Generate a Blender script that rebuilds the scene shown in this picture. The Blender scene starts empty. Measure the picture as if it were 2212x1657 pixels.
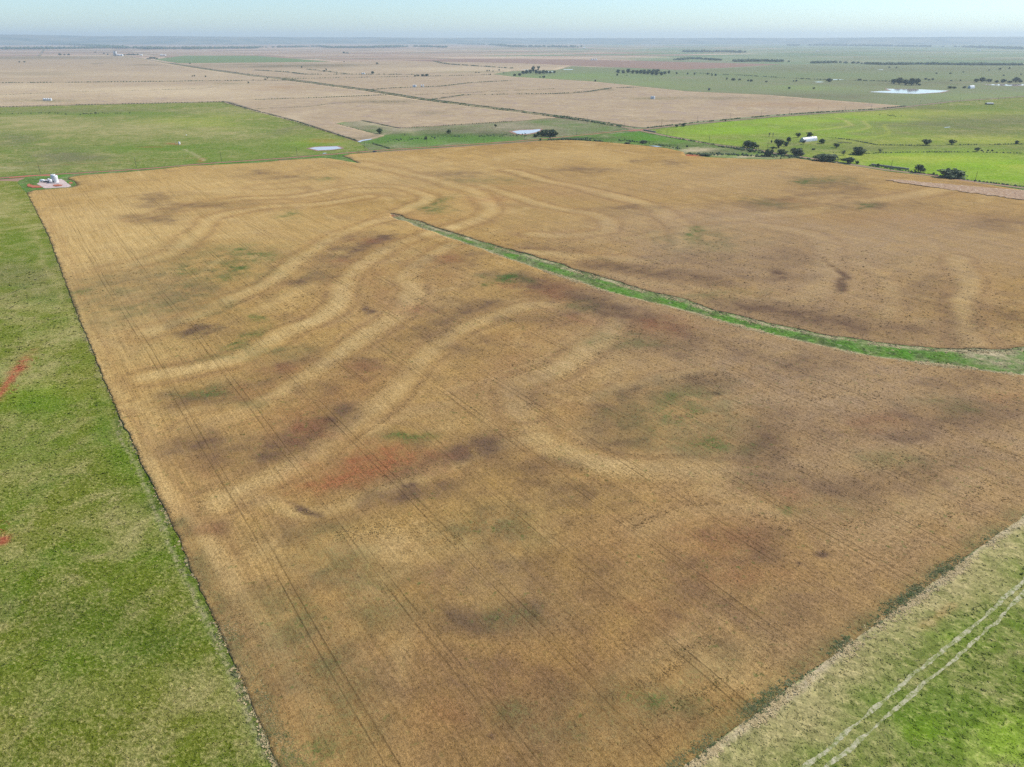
import bpy, bmesh, math, random
import numpy as np
from mathutils import Vector, Matrix, geometry

random.seed(7); RNG = np.random.default_rng(7)
SC = bpy.context.scene
COL = SC.collection

# ------------------------------------------------------------------ camera
CAM_H = 120.0
FOC, PCX, PCY, EYE = 1534.0, 1106.0, 828.5, 84.0          # survey of the photograph: focal length, centre, eye level
PITCH = math.atan((PCY - EYE) / FOC)
cam_data = bpy.data.cameras.new('drone_camera')
cam_data.sensor_width = 36.0
cam_data.lens = 36.0 * FOC / 2212.0
cam_data.clip_start = 1.0
cam_data.clip_end = 200000.0
cam = bpy.data.objects.new('drone_camera', cam_data)
cam.location = (0, 0, CAM_H)
cam.rotation_euler = (math.pi / 2 - PITCH, 0, 0)
COL.objects.link(cam)
SC.camera = cam

# ------------------------------------------------------------------ sky, sun, exposure
SUN_EL, SUN_AZ = math.radians(46), math.radians(72)        # azimuth clockwise from +Y (the view direction)
world = bpy.data.worlds.new('World'); SC.world = world; world.use_nodes = True
wn = world.node_tree.nodes; wl = world.node_tree.links
sky = wn.new('ShaderNodeTexSky'); sky.sky_type = 'NISHITA'; sky.sun_disc = False
sky.sun_elevation = SUN_EL; sky.sun_rotation = SUN_AZ
sky.altitude = 400; sky.air_density = 1.0; sky.dust_density = 0.6; sky.ozone_density = 4.0
tint = wn.new('ShaderNodeVectorMath'); tint.operation = 'MULTIPLY'; wl.new(sky.outputs[0], tint.inputs[0]); tint.inputs[1].default_value = (.84, .965, 1.05)
wl.new(tint.outputs[0], wn['Background'].inputs[0]); wn['Background'].inputs[1].default_value = 0.138
sun_data = bpy.data.lights.new('sun', 'SUN'); sun_data.energy = 4.6; sun_data.angle = math.radians(0.55)
sun_data.color = (1.0, 0.955, 0.88)
sun = bpy.data.objects.new('sun', sun_data); COL.objects.link(sun)
sv = Vector((math.sin(SUN_AZ) * math.cos(SUN_EL), math.cos(SUN_AZ) * math.cos(SUN_EL), math.sin(SUN_EL)))
sun.rotation_euler = sv.to_track_quat('Z', 'Y').to_euler(); sun.location = (0, 0, 400)
SC.view_settings.view_transform = 'Standard'; SC.view_settings.look = 'None'
SC.view_settings.exposure = 0.28; SC.view_settings.gamma = 1.0
SC.cycles.max_bounces = 5; SC.cycles.diffuse_bounces = 2; SC.cycles.volume_bounces = 0
SC.cycles.transparent_max_bounces = 6
SC.cycles.use_denoising = False

# ------------------------------------------------------------------ helpers: ground survey
SP, CP = math.sin(PITCH), math.cos(PITCH)
def depth(py): return CAM_H / (SP - (PCY - py) / FOC * CP)
def W(px, py):
    """ground position of a surveyed point"""
    t = depth(py); dy = (PCY - py) / FOC
    return ((px - PCX) / FOC * t, (CP + dy * SP) * t)
def mpp(py): return depth(py) / FOC                           # metres per surveyed pixel
def WS(pts): return [W(*p) for p in pts]

def hash2(ix, iy, s):
    n = (ix.astype(np.int64) * 374761393 + iy.astype(np.int64) * 668265263 + s * 974711) & 0xffffffff
    n = ((n ^ (n >> 13)) * 1274126177) & 0xffffffff
    return ((n ^ (n >> 16)) & 0xffff) / 65535.0
def vnoise(x, y, s=0):
    ix = np.floor(x); iy = np.floor(y); fx = x - ix; fy = y - iy
    fx = fx * fx * (3 - 2 * fx); fy = fy * fy * (3 - 2 * fy)
    a = hash2(ix, iy, s); b = hash2(ix + 1, iy, s); c = hash2(ix, iy + 1, s); d = hash2(ix + 1, iy + 1, s)
    return (a * (1 - fx) + b * fx) * (1 - fy) + (c * (1 - fx) + d * fx) * fy
def fbm(x, y, s=0, o=4):
    r = 0; a = .5
    for k in range(o):
        r = r + a * vnoise(x * 2 ** k, y * 2 ** k, s + k * 17); a *= .5
    return r / (1 - .5 ** o)

# ------------------------------------------------------------------ helpers: objects
def tag(o, label=None, cat=None, group=None, kind=None):
    if label: o['label'] = label
    if cat: o['category'] = cat
    if group: o['group'] = group
    if kind: o['kind'] = kind
    return o
def empty(name, loc, rz=0):
    o = bpy.data.objects.new(name, None); o.location = loc; o.rotation_euler = (0, 0, rz); COL.objects.link(o)
    o.empty_display_size = .5
    return o
def link_mesh(name, me, mat=None, parent=None):
    if mat and not me.materials: me.materials.append(mat)
    o = bpy.data.objects.new(name, me); COL.objects.link(o)
    if parent: o.parent = parent
    return o
def mesh_np(name, verts, faces, smooth=False):
    me = bpy.data.meshes.new(name); me.from_pydata([tuple(v) for v in verts], [], [tuple(f) for f in faces]); me.update()
    if smooth: me.polygons.foreach_set('use_smooth', [True] * len(me.polygons))
    return me
class MB:
    """collects boxes, cylinders, tubes and lofts into one mesh"""
    def __init__(s): s.v = []; s.f = []
    def add(s, v, f):
        o = len(s.v); s.v += [tuple(p) for p in v]; s.f += [tuple(i + o for i in q) for q in f]; return s
    def box(s, x0, x1, y0, y1, z0, z1, taper=0):
        a = taper
        v = [(x0, y0, z0), (x1, y0, z0), (x1, y1, z0), (x0, y1, z0), (x0 + a, y0 + a, z1), (x1 - a, y0 + a, z1), (x1 - a, y1 - a, z1), (x0 + a, y1 - a, z1)]
        return s.add(v, [(3, 2, 1, 0), (4, 5, 6, 7), (0, 1, 5, 4), (1, 2, 6, 5), (2, 3, 7, 6), (3, 0, 4, 7)])
    def tube(s, pts, radii, n=8, cap=True):
        pts = [Vector(p) for p in pts]; rings = []; base = len(s.v)
        for i, p in enumerate(pts):
            d = (pts[min(i + 1, len(pts) - 1)] - pts[max(i - 1, 0)]).normalized()
            q = d.to_track_quat('Z', 'Y')
            for k in range(n):
                a = 2 * math.pi * k / n
                s.v.append(tuple(p + q @ Vector((math.cos(a) * radii[i], math.sin(a) * radii[i], 0))))
        for i in range(len(pts) - 1):
            for k in range(n):
                k2 = (k + 1) % n
                s.f.append((base + i * n + k, base + i * n + k2, base + (i + 1) * n + k2, base + (i + 1) * n + k))
        if cap:
            s.f.append(tuple(base + k for k in reversed(range(n))))
            s.f.append(tuple(base + (len(pts) - 1) * n + k for k in range(n)))
        return s
    def lathe(s, prof, n=20, loc=(0, 0, 0)):
        base = len(s.v)
        for r, z in prof:
            for k in range(n):
                a = 2 * math.pi * k / n
                s.v.append((loc[0] + r * math.cos(a), loc[1] + r * math.sin(a), loc[2] + z))
        for i in range(len(prof) - 1):
            for k in range(n):
                k2 = (k + 1) % n
                s.f.append((base + i * n + k, base + i * n + k2, base + (i + 1) * n + k2, base + (i + 1) * n + k))
        s.f.append(tuple(base + k for k in reversed(range(n))))
        s.f.append(tuple(base + (len(prof) - 1) * n + k for k in range(n)))
        return s
    def mesh(s, name, smooth=False): return mesh_np(name, s.v, s.f, smooth)
    def build(s, name, mat, parent=None, smooth=False): return link_mesh(name, s.mesh(name, smooth), mat, parent)

# ------------------------------------------------------------------ helpers: node materials
class NT:
    def __init__(s, name, rough=.9, spec=.15):
        s.m = bpy.data.materials.new(name); s.m.use_nodes = True; s.t = s.m.node_tree; s.n = s.t.nodes
        s.b = s.n['Principled BSDF']; s.b.inputs['Roughness'].default_value = rough
        s.b.inputs['Specular IOR Level'].default_value = spec
    def new(s, t, **k):
        n = s.n.new(t)
        for a, b in k.items(): setattr(n, a, b)
        return n
    def put(s, node, i, v):
        if v is None: return
        if isinstance(v, bpy.types.NodeSocket): s.t.links.new(v, node.inputs[i])
        else: node.inputs[i].default_value = v
    def math(s, op, a, b=None, c=None, clamp=False):
        n = s.new('ShaderNodeMath', operation=op, use_clamp=clamp); s.put(n, 0, a); s.put(n, 1, b); s.put(n, 2, c); return n.outputs[0]
    def mix(s, f, a, b, mode='MIX'):
        n = s.new('ShaderNodeMix', data_type='RGBA', blend_type=mode); s.put(n, 0, f)
        for i, v in ((6, a), (7, b)): s.put(n, i, tuple(v) + (1,) if isinstance(v, tuple) and len(v) == 3 else v)
        return n.outputs[2]
    def pos(s): return s.new('ShaderNodeNewGeometry').outputs['Position']
    def obj(s): return s.new('ShaderNodeTexCoord').outputs['Object']
    def noise(s, vec, scale, detail=4, rough=.55, dist=0, stretch=None, rot=0):
        if stretch is not None or rot:
            mp = s.new('ShaderNodeMapping'); s.put(mp, 0, vec); mp.inputs['Rotation'].default_value = (0, 0, rot); vec = mp.outputs[0]
            mp = s.new('ShaderNodeMapping'); s.put(mp, 0, vec); mp.inputs['Scale'].default_value = stretch or (1, 1, 1); vec = mp.outputs[0]
        n = s.new('ShaderNodeTexNoise'); s.put(n, 'Vector', vec); n.inputs['Scale'].default_value = scale
        n.inputs['Detail'].default_value = detail; n.inputs['Roughness'].default_value = rough; n.inputs['Distortion'].default_value = dist
        return n.outputs['Fac']
    def rng(s, v, a, b, c=0., d=1.):
        n = s.new('ShaderNodeMapRange'); s.put(n, 0, v); n.inputs[1].default_value = a; n.inputs[2].default_value = b
        n.inputs[3].default_value = c; n.inputs[4].default_value = d; return n.outputs[0]
    def attr(s, name): return s.new('ShaderNodeAttribute', attribute_name=name).outputs['Fac']
    def gray(s, v):
        n = s.new('ShaderNodeCombineColor'); [s.put(n, i, v) for i in range(3)]; return n.outputs[0]
    def bump(s, h, strength, dist, prev=None):
        n = s.new('ShaderNodeBump'); n.inputs['Strength'].default_value = strength; n.inputs['Distance'].default_value = dist
        s.put(n, 'Height', h); s.put(n, 'Normal', prev); return n.outputs[0]
    def done(s, col, normal=None):
        s.put(s.b, 'Base Color', tuple(col) + (1,) if isinstance(col, tuple) else col); s.put(s.b, 'Normal', normal); return s.m

def plain(name, col, rough=.7, var=.15, scale=2., metal=0., spec=.3):
    t = NT(name, rough, spec); n = t.noise(t.obj(), scale, 4)
    c = t.mix(t.rng(n, .3, .7), tuple(x * (1 - var) for x in col), tuple(min(1, x * (1 + var)) for x in col))
    t.b.inputs['Metallic'].default_value = metal
    return t.done(c)

ROW = math.atan2(522, -365)                                    # bearing of the drill rows and of the west fence
def wheat_mat(name, ca, cb, lite, dark, grain=1.0, tram=True, fine=1.0):
    t = NT(name, 1.0, .0); p = t.pos()
    big = t.noise(p, .014, 6, .6, .6); mid = t.noise(p, .11, 5, .6, .4)
    fine1 = t.noise(p, 1.5 * fine, 4, .7); fine2 = t.noise(p, 4.5 * fine, 3, .7)
    row = t.noise(p, 1.0, 4, .6, stretch=(.035, 1.1, 1), rot=-ROW)
    cross = t.noise(p, 1.0, 4, .6, stretch=(.5, .03, 1), rot=-ROW)
    c = t.mix(t.rng(big, .35, .65), ca, cb)
    big2 = t.noise(p, .021, 6, .62, 1.2, stretch=(1, 1.6, 1), rot=.4)
    c = t.mix(t.math('MULTIPLY', t.rng(big2, .50, .66), .55), c, (cb[0] * .80, cb[1] * .80, cb[2] * 1.25))
    c = t.mix(t.math('MULTIPLY', t.rng(t.noise(p, .028, 6, .62, 1.0), .53, .68), .45), c, lite)
    c = t.mix(t.math('MULTIPLY', t.rng(mid, .44, .72), .6), c, tuple(x * .72 for x in cb))
    rag = t.math('ADD', t.math('MULTIPLY', mid, .55), t.math('ADD', t.math('MULTIPLY', fine1, .30), t.math('MULTIPLY', row, .25)))   # about .55 on average
    ragn = t.rng(rag, .40, .70)
    spk = t.rng(t.math('ADD', t.math('MULTIPLY', fine1, .55), t.math('MULTIPLY', mid, .45)), .42, .60)
    def patch(c, an, col, lo, nz, top=1.0):
        f = t.math('MULTIPLY', t.math('MULTIPLY', t.attr(an), t.math('ADD', t.math('MULTIPLY', nz, 1.15), lo), clamp=True), top, clamp=True)
        return t.mix(f, c, col)
    c = t.mix(t.math('MULTIPLY', t.attr('lite'), t.math('ADD', t.math('MULTIPLY', ragn, .75), .35), clamp=True), c, lite)
    c = t.mix(t.math('MULTIPLY', t.attr('warm'), t.math('ADD', t.math('MULTIPLY', ragn, .5), .3), clamp=True), c, (.29, .140, .045))
    c = t.mix(t.math('MULTIPLY', t.attr('dull'), t.math('ADD', t.math('MULTIPLY', ragn, .4), .4), clamp=True), c, (.295, .196, .108))
    c = patch(c, 'dark', dark, .30, ragn, .92); c = patch(c, 'red', (.285, .108, .044), .3, ragn, .9)
    c = patch(c, 'olive', (.125, .120, .042), .0, spk, .8); c = patch(c, 'green', (.045, .10, .02), -.12, spk, .95)
    # sparse volunteer weeds
    wd = t.math('MULTIPLY', t.rng(t.noise(p, .5, 5, .65), .59, .69), t.rng(t.noise(p, .03, 3), .46, .58))
    c = t.mix(t.math('MULTIPLY', wd, .7), c, (.09, .12, .03))
    v = t.math('MULTIPLY', t.rng(fine1, .25, .75, 1 - .34 * grain, 1 + .3 * grain), t.rng(fine2, .25, .75, 1 - .3 * grain, 1 + .28 * grain))
    v = t.math('MULTIPLY', v, t.rng(row, .3, .7, .85, 1.13))
    v = t.math('MULTIPLY', v, t.rng(cross, .3, .7, .94, 1.06))
    if tram:
        mp = t.new('ShaderNodeMapping'); t.put(mp, 0, p); mp.inputs['Rotation'].default_value = (0, 0, -ROW)
        sx = t.new('ShaderNodeSeparateXYZ'); t.put(sx, 0, mp.outputs[0])
        u = t.math('ADD', sx.outputs[1], t.math('MULTIPLY', t.math('SUBTRACT', t.noise(p, .004, 2), .5), 8.0))
        ln = None
        for off in (0, 2.1):
            fr = t.math('FRACT', t.math('DIVIDE', t.math('ADD', u, off), 21.0))
            m = t.math('LESS_THAN', t.math('ABSOLUTE', t.math('SUBTRACT', fr, .5)), .0085)
            ln = m if ln is None else t.math('MAXIMUM', ln, m)
        ln = t.math('MULTIPLY', ln, t.rng(t.noise(p, .03, 4, .65), .34, .62, .2, 1.0))
        v = t.math('MULTIPLY', v, t.math('SUBTRACT', 1.0, t.math('MULTIPLY', ln, .42)))
    c = t.mix(1.0, c, t.gray(v), 'MULTIPLY')
    n = t.bump(fine1, .9, .28); n = t.bump(row, .5, .35, n); n = t.bump(fine2, .8, .12, n)
    return t.done(c, n)

def grass_mat(name, ca, cb, straw, lush, bright, clump=1.0, amt=1.0):
    t = NT(name, 1.0, .0); p = t.pos()
    big = t.noise(p, .012, 6, .6, .8); mid = t.noise(p, .09, 6, .62, .6)
    f1 = t.noise(p, .75 * clump, 5, .7, .5, stretch=(1, 1.4, 1), rot=.5); f2 = t.noise(p, 3.2 * clump, 4, .7)
    c = t.mix(t.rng(big, .36, .64), ca, cb)
    s0 = t.math('MULTIPLY', t.rng(t.math('ADD', t.math('MULTIPLY', mid, .7), t.math('MULTIPLY', f1, .35)), .50, .66), .6 * amt, clamp=True)
    c = t.mix(s0, c, straw)
    c = t.mix(t.math('MULTIPLY', t.rng(t.noise(p, .045, 5, .6), .5, .68), .6 * amt, clamp=True), c, lush)
    c = t.mix(t.math('MULTIPLY', t.rng(t.noise(p, .031, 6, .65, .8), .52, .66), .6 * amt, clamp=True), c, straw)
    def lay(c, an, col, lo=.42, hi=.9):
        a = t.math('MULTIPLY', t.attr(an), t.rng(t.math('ADD', t.math('MULTIPLY', mid, .7), t.math('MULTIPLY', f1, .6)), lo, hi, .35, 1.1), clamp=True)
        return t.mix(a, c, col)
    c = lay(c, 'dull', (.135, .125, .068)); c = lay(c, 'bright', bright); c = lay(c, 'yellow', (.35, .37, .055))
    c = lay(c, 'lush', lush); c = lay(c, 'straw', straw); c = lay(c, 'dark', (.03, .055, .014)); c = lay(c, 'red', (.36, .095, .045), .3, .6)
    c = lay(c, 'pale', (.47, .375, .22), .35, .7)
    st = t.math('MULTIPLY', t.rng(f1, .5, .66), t.rng(f2, .4, .6)); c = t.mix(t.math('MULTIPLY', st, .55 * amt), c, straw)
    v = t.math('MULTIPLY', t.rng(f1, .3, .7, 1 - .42 * amt, 1 + .26 * amt), t.rng(f2, .25, .75, 1 - .34 * amt, 1 + .3 * amt))
    c = t.mix(1.0, c, t.gray(v), 'MULTIPLY')
    n = t.bump(f1, .9, .5); n = t.bump(f2, .9, .16, n)
    return t.done(c, n)

M = {}
M['wheat'] = wheat_mat('ripe_wheat', (.395, .240, .074), (.305, .178, .050), (.54, .375, .152), (.125, .075, .045), 1.4)
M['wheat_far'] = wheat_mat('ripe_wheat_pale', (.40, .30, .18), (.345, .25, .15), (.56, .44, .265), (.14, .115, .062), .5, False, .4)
M['grass'] = grass_mat('pasture_grass', (.122, .168, .012), (.185, .192, .026), (.40, .33, .130), (.090, .172, .005), (.25, .37, .012), 1.4, 1.15)
M['grass_mid'] = grass_mat('pasture_grass_mid', (.130, .178, .026), (.168, .188, .040), (.39, .315, .14), (.092, .18, .009), (.215, .37, .010), .5, .9)
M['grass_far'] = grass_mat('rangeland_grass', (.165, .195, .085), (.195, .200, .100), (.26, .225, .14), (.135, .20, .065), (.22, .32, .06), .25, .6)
M['wet_grass'] = grass_mat('wet_meadow', (.085, .155, .022), (.115, .145, .040), (.30, .26, .15), (.060, .205, .008), (.14, .30, .012), .6, .9)
M['scrub'] = grass_mat('scrub_grass', (.19, .17, .095), (.15, .155, .065), (.34, .285, .18), (.085, .17, .025), (.12, .28, .02), .5, 1.0)
t = NT('red_dirt', .95, .1); p = t.pos()
M['dirt'] = t.done(t.mix(t.rng(t.noise(p, .25, 5), .35, .65), (.33, .125, .075), (.25, .135, .085)), t.bump(t.noise(p, 2, 4), .4, .1))
t = NT('brown_dirt', .95, .1); p = t.pos()
M['dirt2'] = t.done(t.mix(t.rng(t.noise(p, .2, 5), .38, .62), (.30, .17, .115), (.25, .165, .11)), t.bump(t.noise(p, 2, 4), .4, .1))
t = NT('pale_gravel', .95, .1); p = t.pos()
M['gravel'] = t.done(t.mix(t.rng(t.noise(p, .35, 6, .65), .38, .62), (.53, .42, .375), (.42, .31, .265)), t.bump(t.noise(p, 3, 4), .5, .1))
t = NT('red_soil', .95, .1); p = t.pos()
M['red_soil'] = t.done(t.mix(t.rng(t.noise(p, .6, 5, .65), .35, .65), (.42, .115, .060), (.33, .115, .065)), t.bump(t.noise(p, 2, 4), .6, .15))
t = NT('turbid_water', .06, .5); p = t.pos()
M['water'] = t.done(t.mix(t.noise(p, .05, 3), (.52, .46, .42), (.47, .42, .39)), t.bump(t.noise(p, .9, 3), .12, .05))
t = NT('dry_straw', .95, .05); p = t.pos()
M['straw'] = t.done(t.mix(t.rng(t.noise(p, .7, 5, .7), .35, .65), (.50, .385, .21), (.33, .25, .115)), t.bump(t.noise(p, 1.6, 4, .7), .5, .2))
t = NT('wheel_ruts', .95, .05); p = t.pos()
M['rut'] = t.done(t.mix(t.rng(t.noise(p, .9, 6, .8), .41, .57), (.43, .39, .25), (.19, .21, .06)), t.bump(t.noise(p, 2.5, 4, .7), 1, .2))
t = NT('weeds', .9, .1); p = t.pos()
M['weeds'] = t.done(t.mix(t.rng(t.noise(p, .8, 5, .7), .38, .6), (.07, .105, .034), (.19, .18, .085)), t.bump(t.noise(p, 2.2, 4, .7), 1, .4))

# ------------------------------------------------------------------ helpers: land sheets
def inside(px, py, poly):
    r = np.zeros(len(px), bool); n = len(poly)
    for i in range(n):
        x1, y1 = poly[i]; x2, y2 = poly[(i + 1) % n]
        c = ((y1 > py) != (y2 > py))
        with np.errstate(divide='ignore', invalid='ignore'):
            r ^= c & (px < (x2 - x1) * (py - y1) / (y2 - y1 + 1e-12) + x1)
    return r
def seg_dist(px, py, line):
    d = np.full(len(px), 1e9)
    for (x1, y1), (x2, y2) in zip(line[:-1], line[1:]):
        dx, dy = x2 - x1, y2 - y1; L = dx * dx + dy * dy + 1e-9
        u = np.clip(((px - x1) * dx + (py - y1) * dy) / L, 0, 1)
        d = np.minimum(d, np.hypot(px - x1 - u * dx, py - y1 - u * dy))
    return d
def spacing(d, k, lo): return np.maximum(lo, k * d)
def resample(poly, k, lo, jit, closed=True):
    out = []; n = len(poly)
    for i in range(n if closed else n - 1):
        a = np.array(poly[i]); b = np.array(poly[(i + 1) % n]); L = np.hypot(*(b - a))
        s = float(spacing(np.hypot(*((a + b) / 2)), k, lo)) * .8; m = max(1, int(L / s))
        m = min(m, 400); nrm = np.array([-(b - a)[1], (b - a)[0]]) / (L + 1e-9)
        for q in range(m):
            u = q / m; pnt = a + (b - a) * u
            if q and jit: pnt = pnt + nrm * (vnoise(np.array([pnt[0] / 4.]), np.array([pnt[1] / 4.]), 5)[0] - .5) * 2 * jit + nrm * random.uniform(-.3, .3) * jit
            out.append((float(pnt[0]), float(pnt[1])))
    if not closed: out.append(tuple(poly[-1]))
    return out
def sheet(name, poly, z, mat, k=.008, lo=1.4, jit=.4, paint=None, relief=None, skirt=0., kind='structure'):
    edge = resample(poly, k, lo, jit); E = np.array(edge)
    x0, y0 = E.min(0); x1, y1 = E.max(0)
    pts = []
    s = lo
    dmax = np.hypot(np.abs(E[:, 0]).max(), np.abs(E[:, 1]).max())
    while True:
        last = s > k * dmax
        r_in = 0 if s == lo else s / k; r_out = 2 * s / k
        bx0, bx1 = max(x0, -r_out), min(x1, r_out); by0, by1 = max(y0, -r_out), min(y1, r_out)
        if bx1 > bx0 and by1 > by0 and (bx1 - bx0) * (by1 - by0) / s / s < 4e6:
            gx, gy = np.meshgrid(np.arange(bx0, bx1, s), np.arange(by0, by1, s)); gx = gx.ravel(); gy = gy.ravel()
            gx = gx + RNG.uniform(-.3, .3, len(gx)) * s; gy = gy + RNG.uniform(-.3, .3, len(gy)) * s
            d = np.hypot(gx, gy); m = (d >= r_in) & (d < r_out); gx, gy = gx[m], gy[m]
            m = inside(gx, gy, edge); gx, gy = gx[m], gy[m]
            if len(gx):
                near = np.ones(len(gx), bool)
                m = seg_dist(gx, gy, edge[::max(1, 1)] + [edge[0]]) > .45 * s if len(gx) * len(edge) < 6e7 else near
                pts.append(np.stack([gx[m], gy[m]], 1))
        if last: break
        s *= 2
    P = np.concatenate([E] + pts) if pts else E
    vo, eo, fo = geometry.delaunay_2d_cdt([Vector((float(a), float(b))) for a, b in P], [], [list(range(len(edge)))], 1, 1e-4)[:3]
    V = np.array([(v.x, v.y) for v in vo]); zz = np.full(len(V), float(z))
    A = paint(V[:, 0], V[:, 1]) if paint else {}
    if relief is not None:
        zz = zz + relief(V[:, 0], V[:, 1], A)
    verts = np.column_stack([V, zz]); faces = [tuple(f) for f in fo]
    nv = len(verts)
    if skirt:
        cnt = {}
        for f in faces:
            for a, b in zip(f, f[1:] + f[:1]): cnt[(a, b)] = 1
        low = verts.copy(); low[:, 2] = z - skirt
        used = {}; extra = []; sf = []
        for (a, b) in cnt:
            if (b, a) not in cnt:
                for q in (a, b):
                    if q not in used: used[q] = nv + len(extra); extra.append(low[q])
                sf.append((b, a, used[a], used[b]))
        verts = np.concatenate([verts, np.array(extra)]); faces += sf
        for c in A: A[c] = np.concatenate([A[c], [A[c][q] for q in used]])
    me = mesh_np(name, verts, faces, True)
    for c, val in A.items():
        at = me.attributes.new(c, 'FLOAT', 'POINT'); at.data.foreach_set('value', np.ascontiguousarray(val, np.float32))
    o = link_mesh(name, me, mat); o['kind'] = kind
    return o
def warp(x, y):
    d = np.hypot(x, y); a = .02 * d + 2
    f = 1 / (.06 * d.mean() + 12)
    return x + (fbm(x * f, y * f, 3) - .5) * a * 2, y + (fbm(x * f, y * f, 9) - .5) * a * 2
def smooth(pts, n=6):
    P = [np.array(q, float) for q in pts]; P = [2 * P[0] - P[1]] + P + [2 * P[-1] - P[-2]]; out = []
    for i in range(1, len(P) - 2):
        for k in range(n):
            u = k / n; out.append(tuple(.5 * (2 * P[i] + (P[i + 1] - P[i - 1]) * u + (2 * P[i - 1] - 5 * P[i] + 4 * P[i + 1] - P[i + 2]) * u * u + (3 * P[i] - P[i - 1] - 3 * P[i + 1] + P[i + 2]) * u ** 3)))
    return out + [tuple(P[-2])]
def painter(blobs, bands):
    """blobs: (channel, x, y, rx, ry, turn, amount); bands: (channel, width in m, amount, [survey points])"""
    chans = sorted(set([b[0] for b in blobs] + [b[0] for b in bands]))
    def f(x, y):
        X, Y = warp(x, y); A = {c: np.zeros(len(x)) for c in chans}
        for ch, bx, by, rx, ry, turn, am in blobs:
            c0 = np.array(W(bx, by)); ct, st = math.cos(math.radians(turn)), math.sin(math.radians(turn))
            ax = (np.array(W(bx + rx * ct, by - rx * st)) - c0); ay = (np.array(W(bx - ry * st, by - ry * ct)) - c0)
            Mi = np.linalg.inv(np.array([ax, ay]).T); dx = X - c0[0]; dy = Y - c0[1]
            q = np.hypot(Mi[0, 0] * dx + Mi[0, 1] * dy, Mi[1, 0] * dx + Mi[1, 1] * dy)
            rr = .5 * (ax[0] ** 2 + ay[1] ** 2) ** .5 + 1
            q = q * .66 + (fbm(x / rr * 1.1, y / rr * 1.1, 91 + int(bx) % 7) - .5) * 1.5
            A[ch] = np.maximum(A[ch], am * np.exp(-np.clip(q, 0, 9) ** 2 * 1.35))
        for ch, w, am, line in bands:
            ln = smooth(WS(line)); k_w = .4 if w >= 2 and ch == 'lite' else .35
            d = seg_dist(X * k_w + x * (1 - k_w), Y * k_w + y * (1 - k_w), ln)
            if w >= 2 and ch == 'lite':
                n = np.clip(.35 + 1.15 * fbm(x / (9 * w), y / (9 * w), 77), .5, 1.15); ww = w * (.8 + .45 * fbm(x / (5 * w), y / (5 * w), 78))
                core = np.clip(1.4 - d / (1.1 * ww), 0, 1); core = core * core * (3 - 2 * core)
                side = np.exp(-((d - 2.3 * ww) / (.28 * ww)) ** 2)
                pr = am * n * np.clip(.46 * core + .24 * side + .38 * np.exp(-(d / (2.0 * ww)) ** 2), 0, 1)
                if 'dark' in A: A['dark'] = np.maximum(A['dark'], .30 * am * n * np.exp(-((d - 1.75 * ww) / (.3 * ww)) ** 2))
                if 'warm' in A: A['warm'] = np.maximum(A['warm'], .55 * am * np.exp(-((d - 1.9 * ww) / (.9 * ww)) ** 2))
            elif w >= 5 and 'lite' in A: pr = am * np.clip(2.1 * fbm(x / (4.5 * w), y / (4.5 * w), 33 + len(line)) - .25, 0, 1.15) * np.exp(-(d / (w * (.6 + .9 * fbm(x / (3 * w), y / (3 * w), 37)))) ** 2)
            else: pr = am * np.exp(-(d / w) ** 2)
            A[ch] = np.maximum(A[ch], pr)
        return A
    return f
def strip(name, line, width, z, mat, jit=.3, step=None, kind='structure', world_line=False, parent=None):
    ln = line if world_line else WS(line)
    lo = step or max(1.5, width * .6)
    P = np.array(resample(ln, .006, lo, 0, False)); n = len(P)
    T = np.gradient(P, axis=0); T /= np.linalg.norm(T, axis=1)[:, None] + 1e-9; N = np.stack([-T[:, 1], T[:, 0]], 1)
    wl_ = width / 2 + (vnoise(P[:, 0] / 3, P[:, 1] / 3, 4) - .5) * 2 * jit + RNG.uniform(-.3, .3, n) * jit
    wr_ = width / 2 + (vnoise(P[:, 0] / 3, P[:, 1] / 3, 8) - .5) * 2 * jit + RNG.uniform(-.3, .3, n) * jit
    L = P + N * wl_[:, None]; R = P - N * wr_[:, None]
    v = [(a, b, z) for a, b in L] + [(a, b, z) for a, b in R]
    f = [(i, n + i, n + i + 1, i + 1) for i in range(n - 1)]
    o = link_mesh(name, mesh_np(name, v, f, True), mat, parent); o['kind'] = kind
    return o

# ================================================================== THE LAND
# ---- base ground to the horizon: section-grid patchwork
GA = math.radians(30.2)
t = NT('distant_farmland', .95, .05); p = t.pos()
mp = t.new('ShaderNodeMapping'); t.put(mp, 0, p); mp.inputs['Rotation'].default_value = (0, 0, -GA); mp.inputs['Location'].default_value = (120, 90, 0)
sx = t.new('ShaderNodeSeparateXYZ'); t.put(sx, 0, mp.outputs[0])
cu = t.math('FLOOR', t.math('DIVIDE', sx.outputs[0], 805.)); cv = t.math('FLOOR', t.math('DIVIDE', sx.outputs[1], 402.))
cc = t.new('ShaderNodeCombineXYZ'); t.put(cc, 0, cu); t.put(cc, 1, cv)
wnz = t.new('ShaderNodeTexWhiteNoise', noise_dimensions='2D'); t.put(wnz, 'Vector', cc.outputs[0]); r1 = wnz.outputs['Value']
sp = t.new('ShaderNodeSeparateXYZ'); t.put(sp, 0, p)
side = t.math('SUBTRACT', t.math('DIVIDE', sp.outputs[0], t.math('MAXIMUM', sp.outputs[1], 500.)), .06)
side = t.math('ADD', side, t.math('MULTIPLY', t.math('SUBTRACT', t.noise(p, .00025, 4, .6), .5), .5))
gp = t.math('ADD', t.math('MULTIPLY', r1, .75), t.math('MULTIPLY', side, 1.6))
gm = t.rng(gp, .40, .50)
tan_c = t.mix(t.math('FRACT', t.math('MULTIPLY', r1, 7.31)), (.46, .33, .21), (.28, .17, .11))
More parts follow.
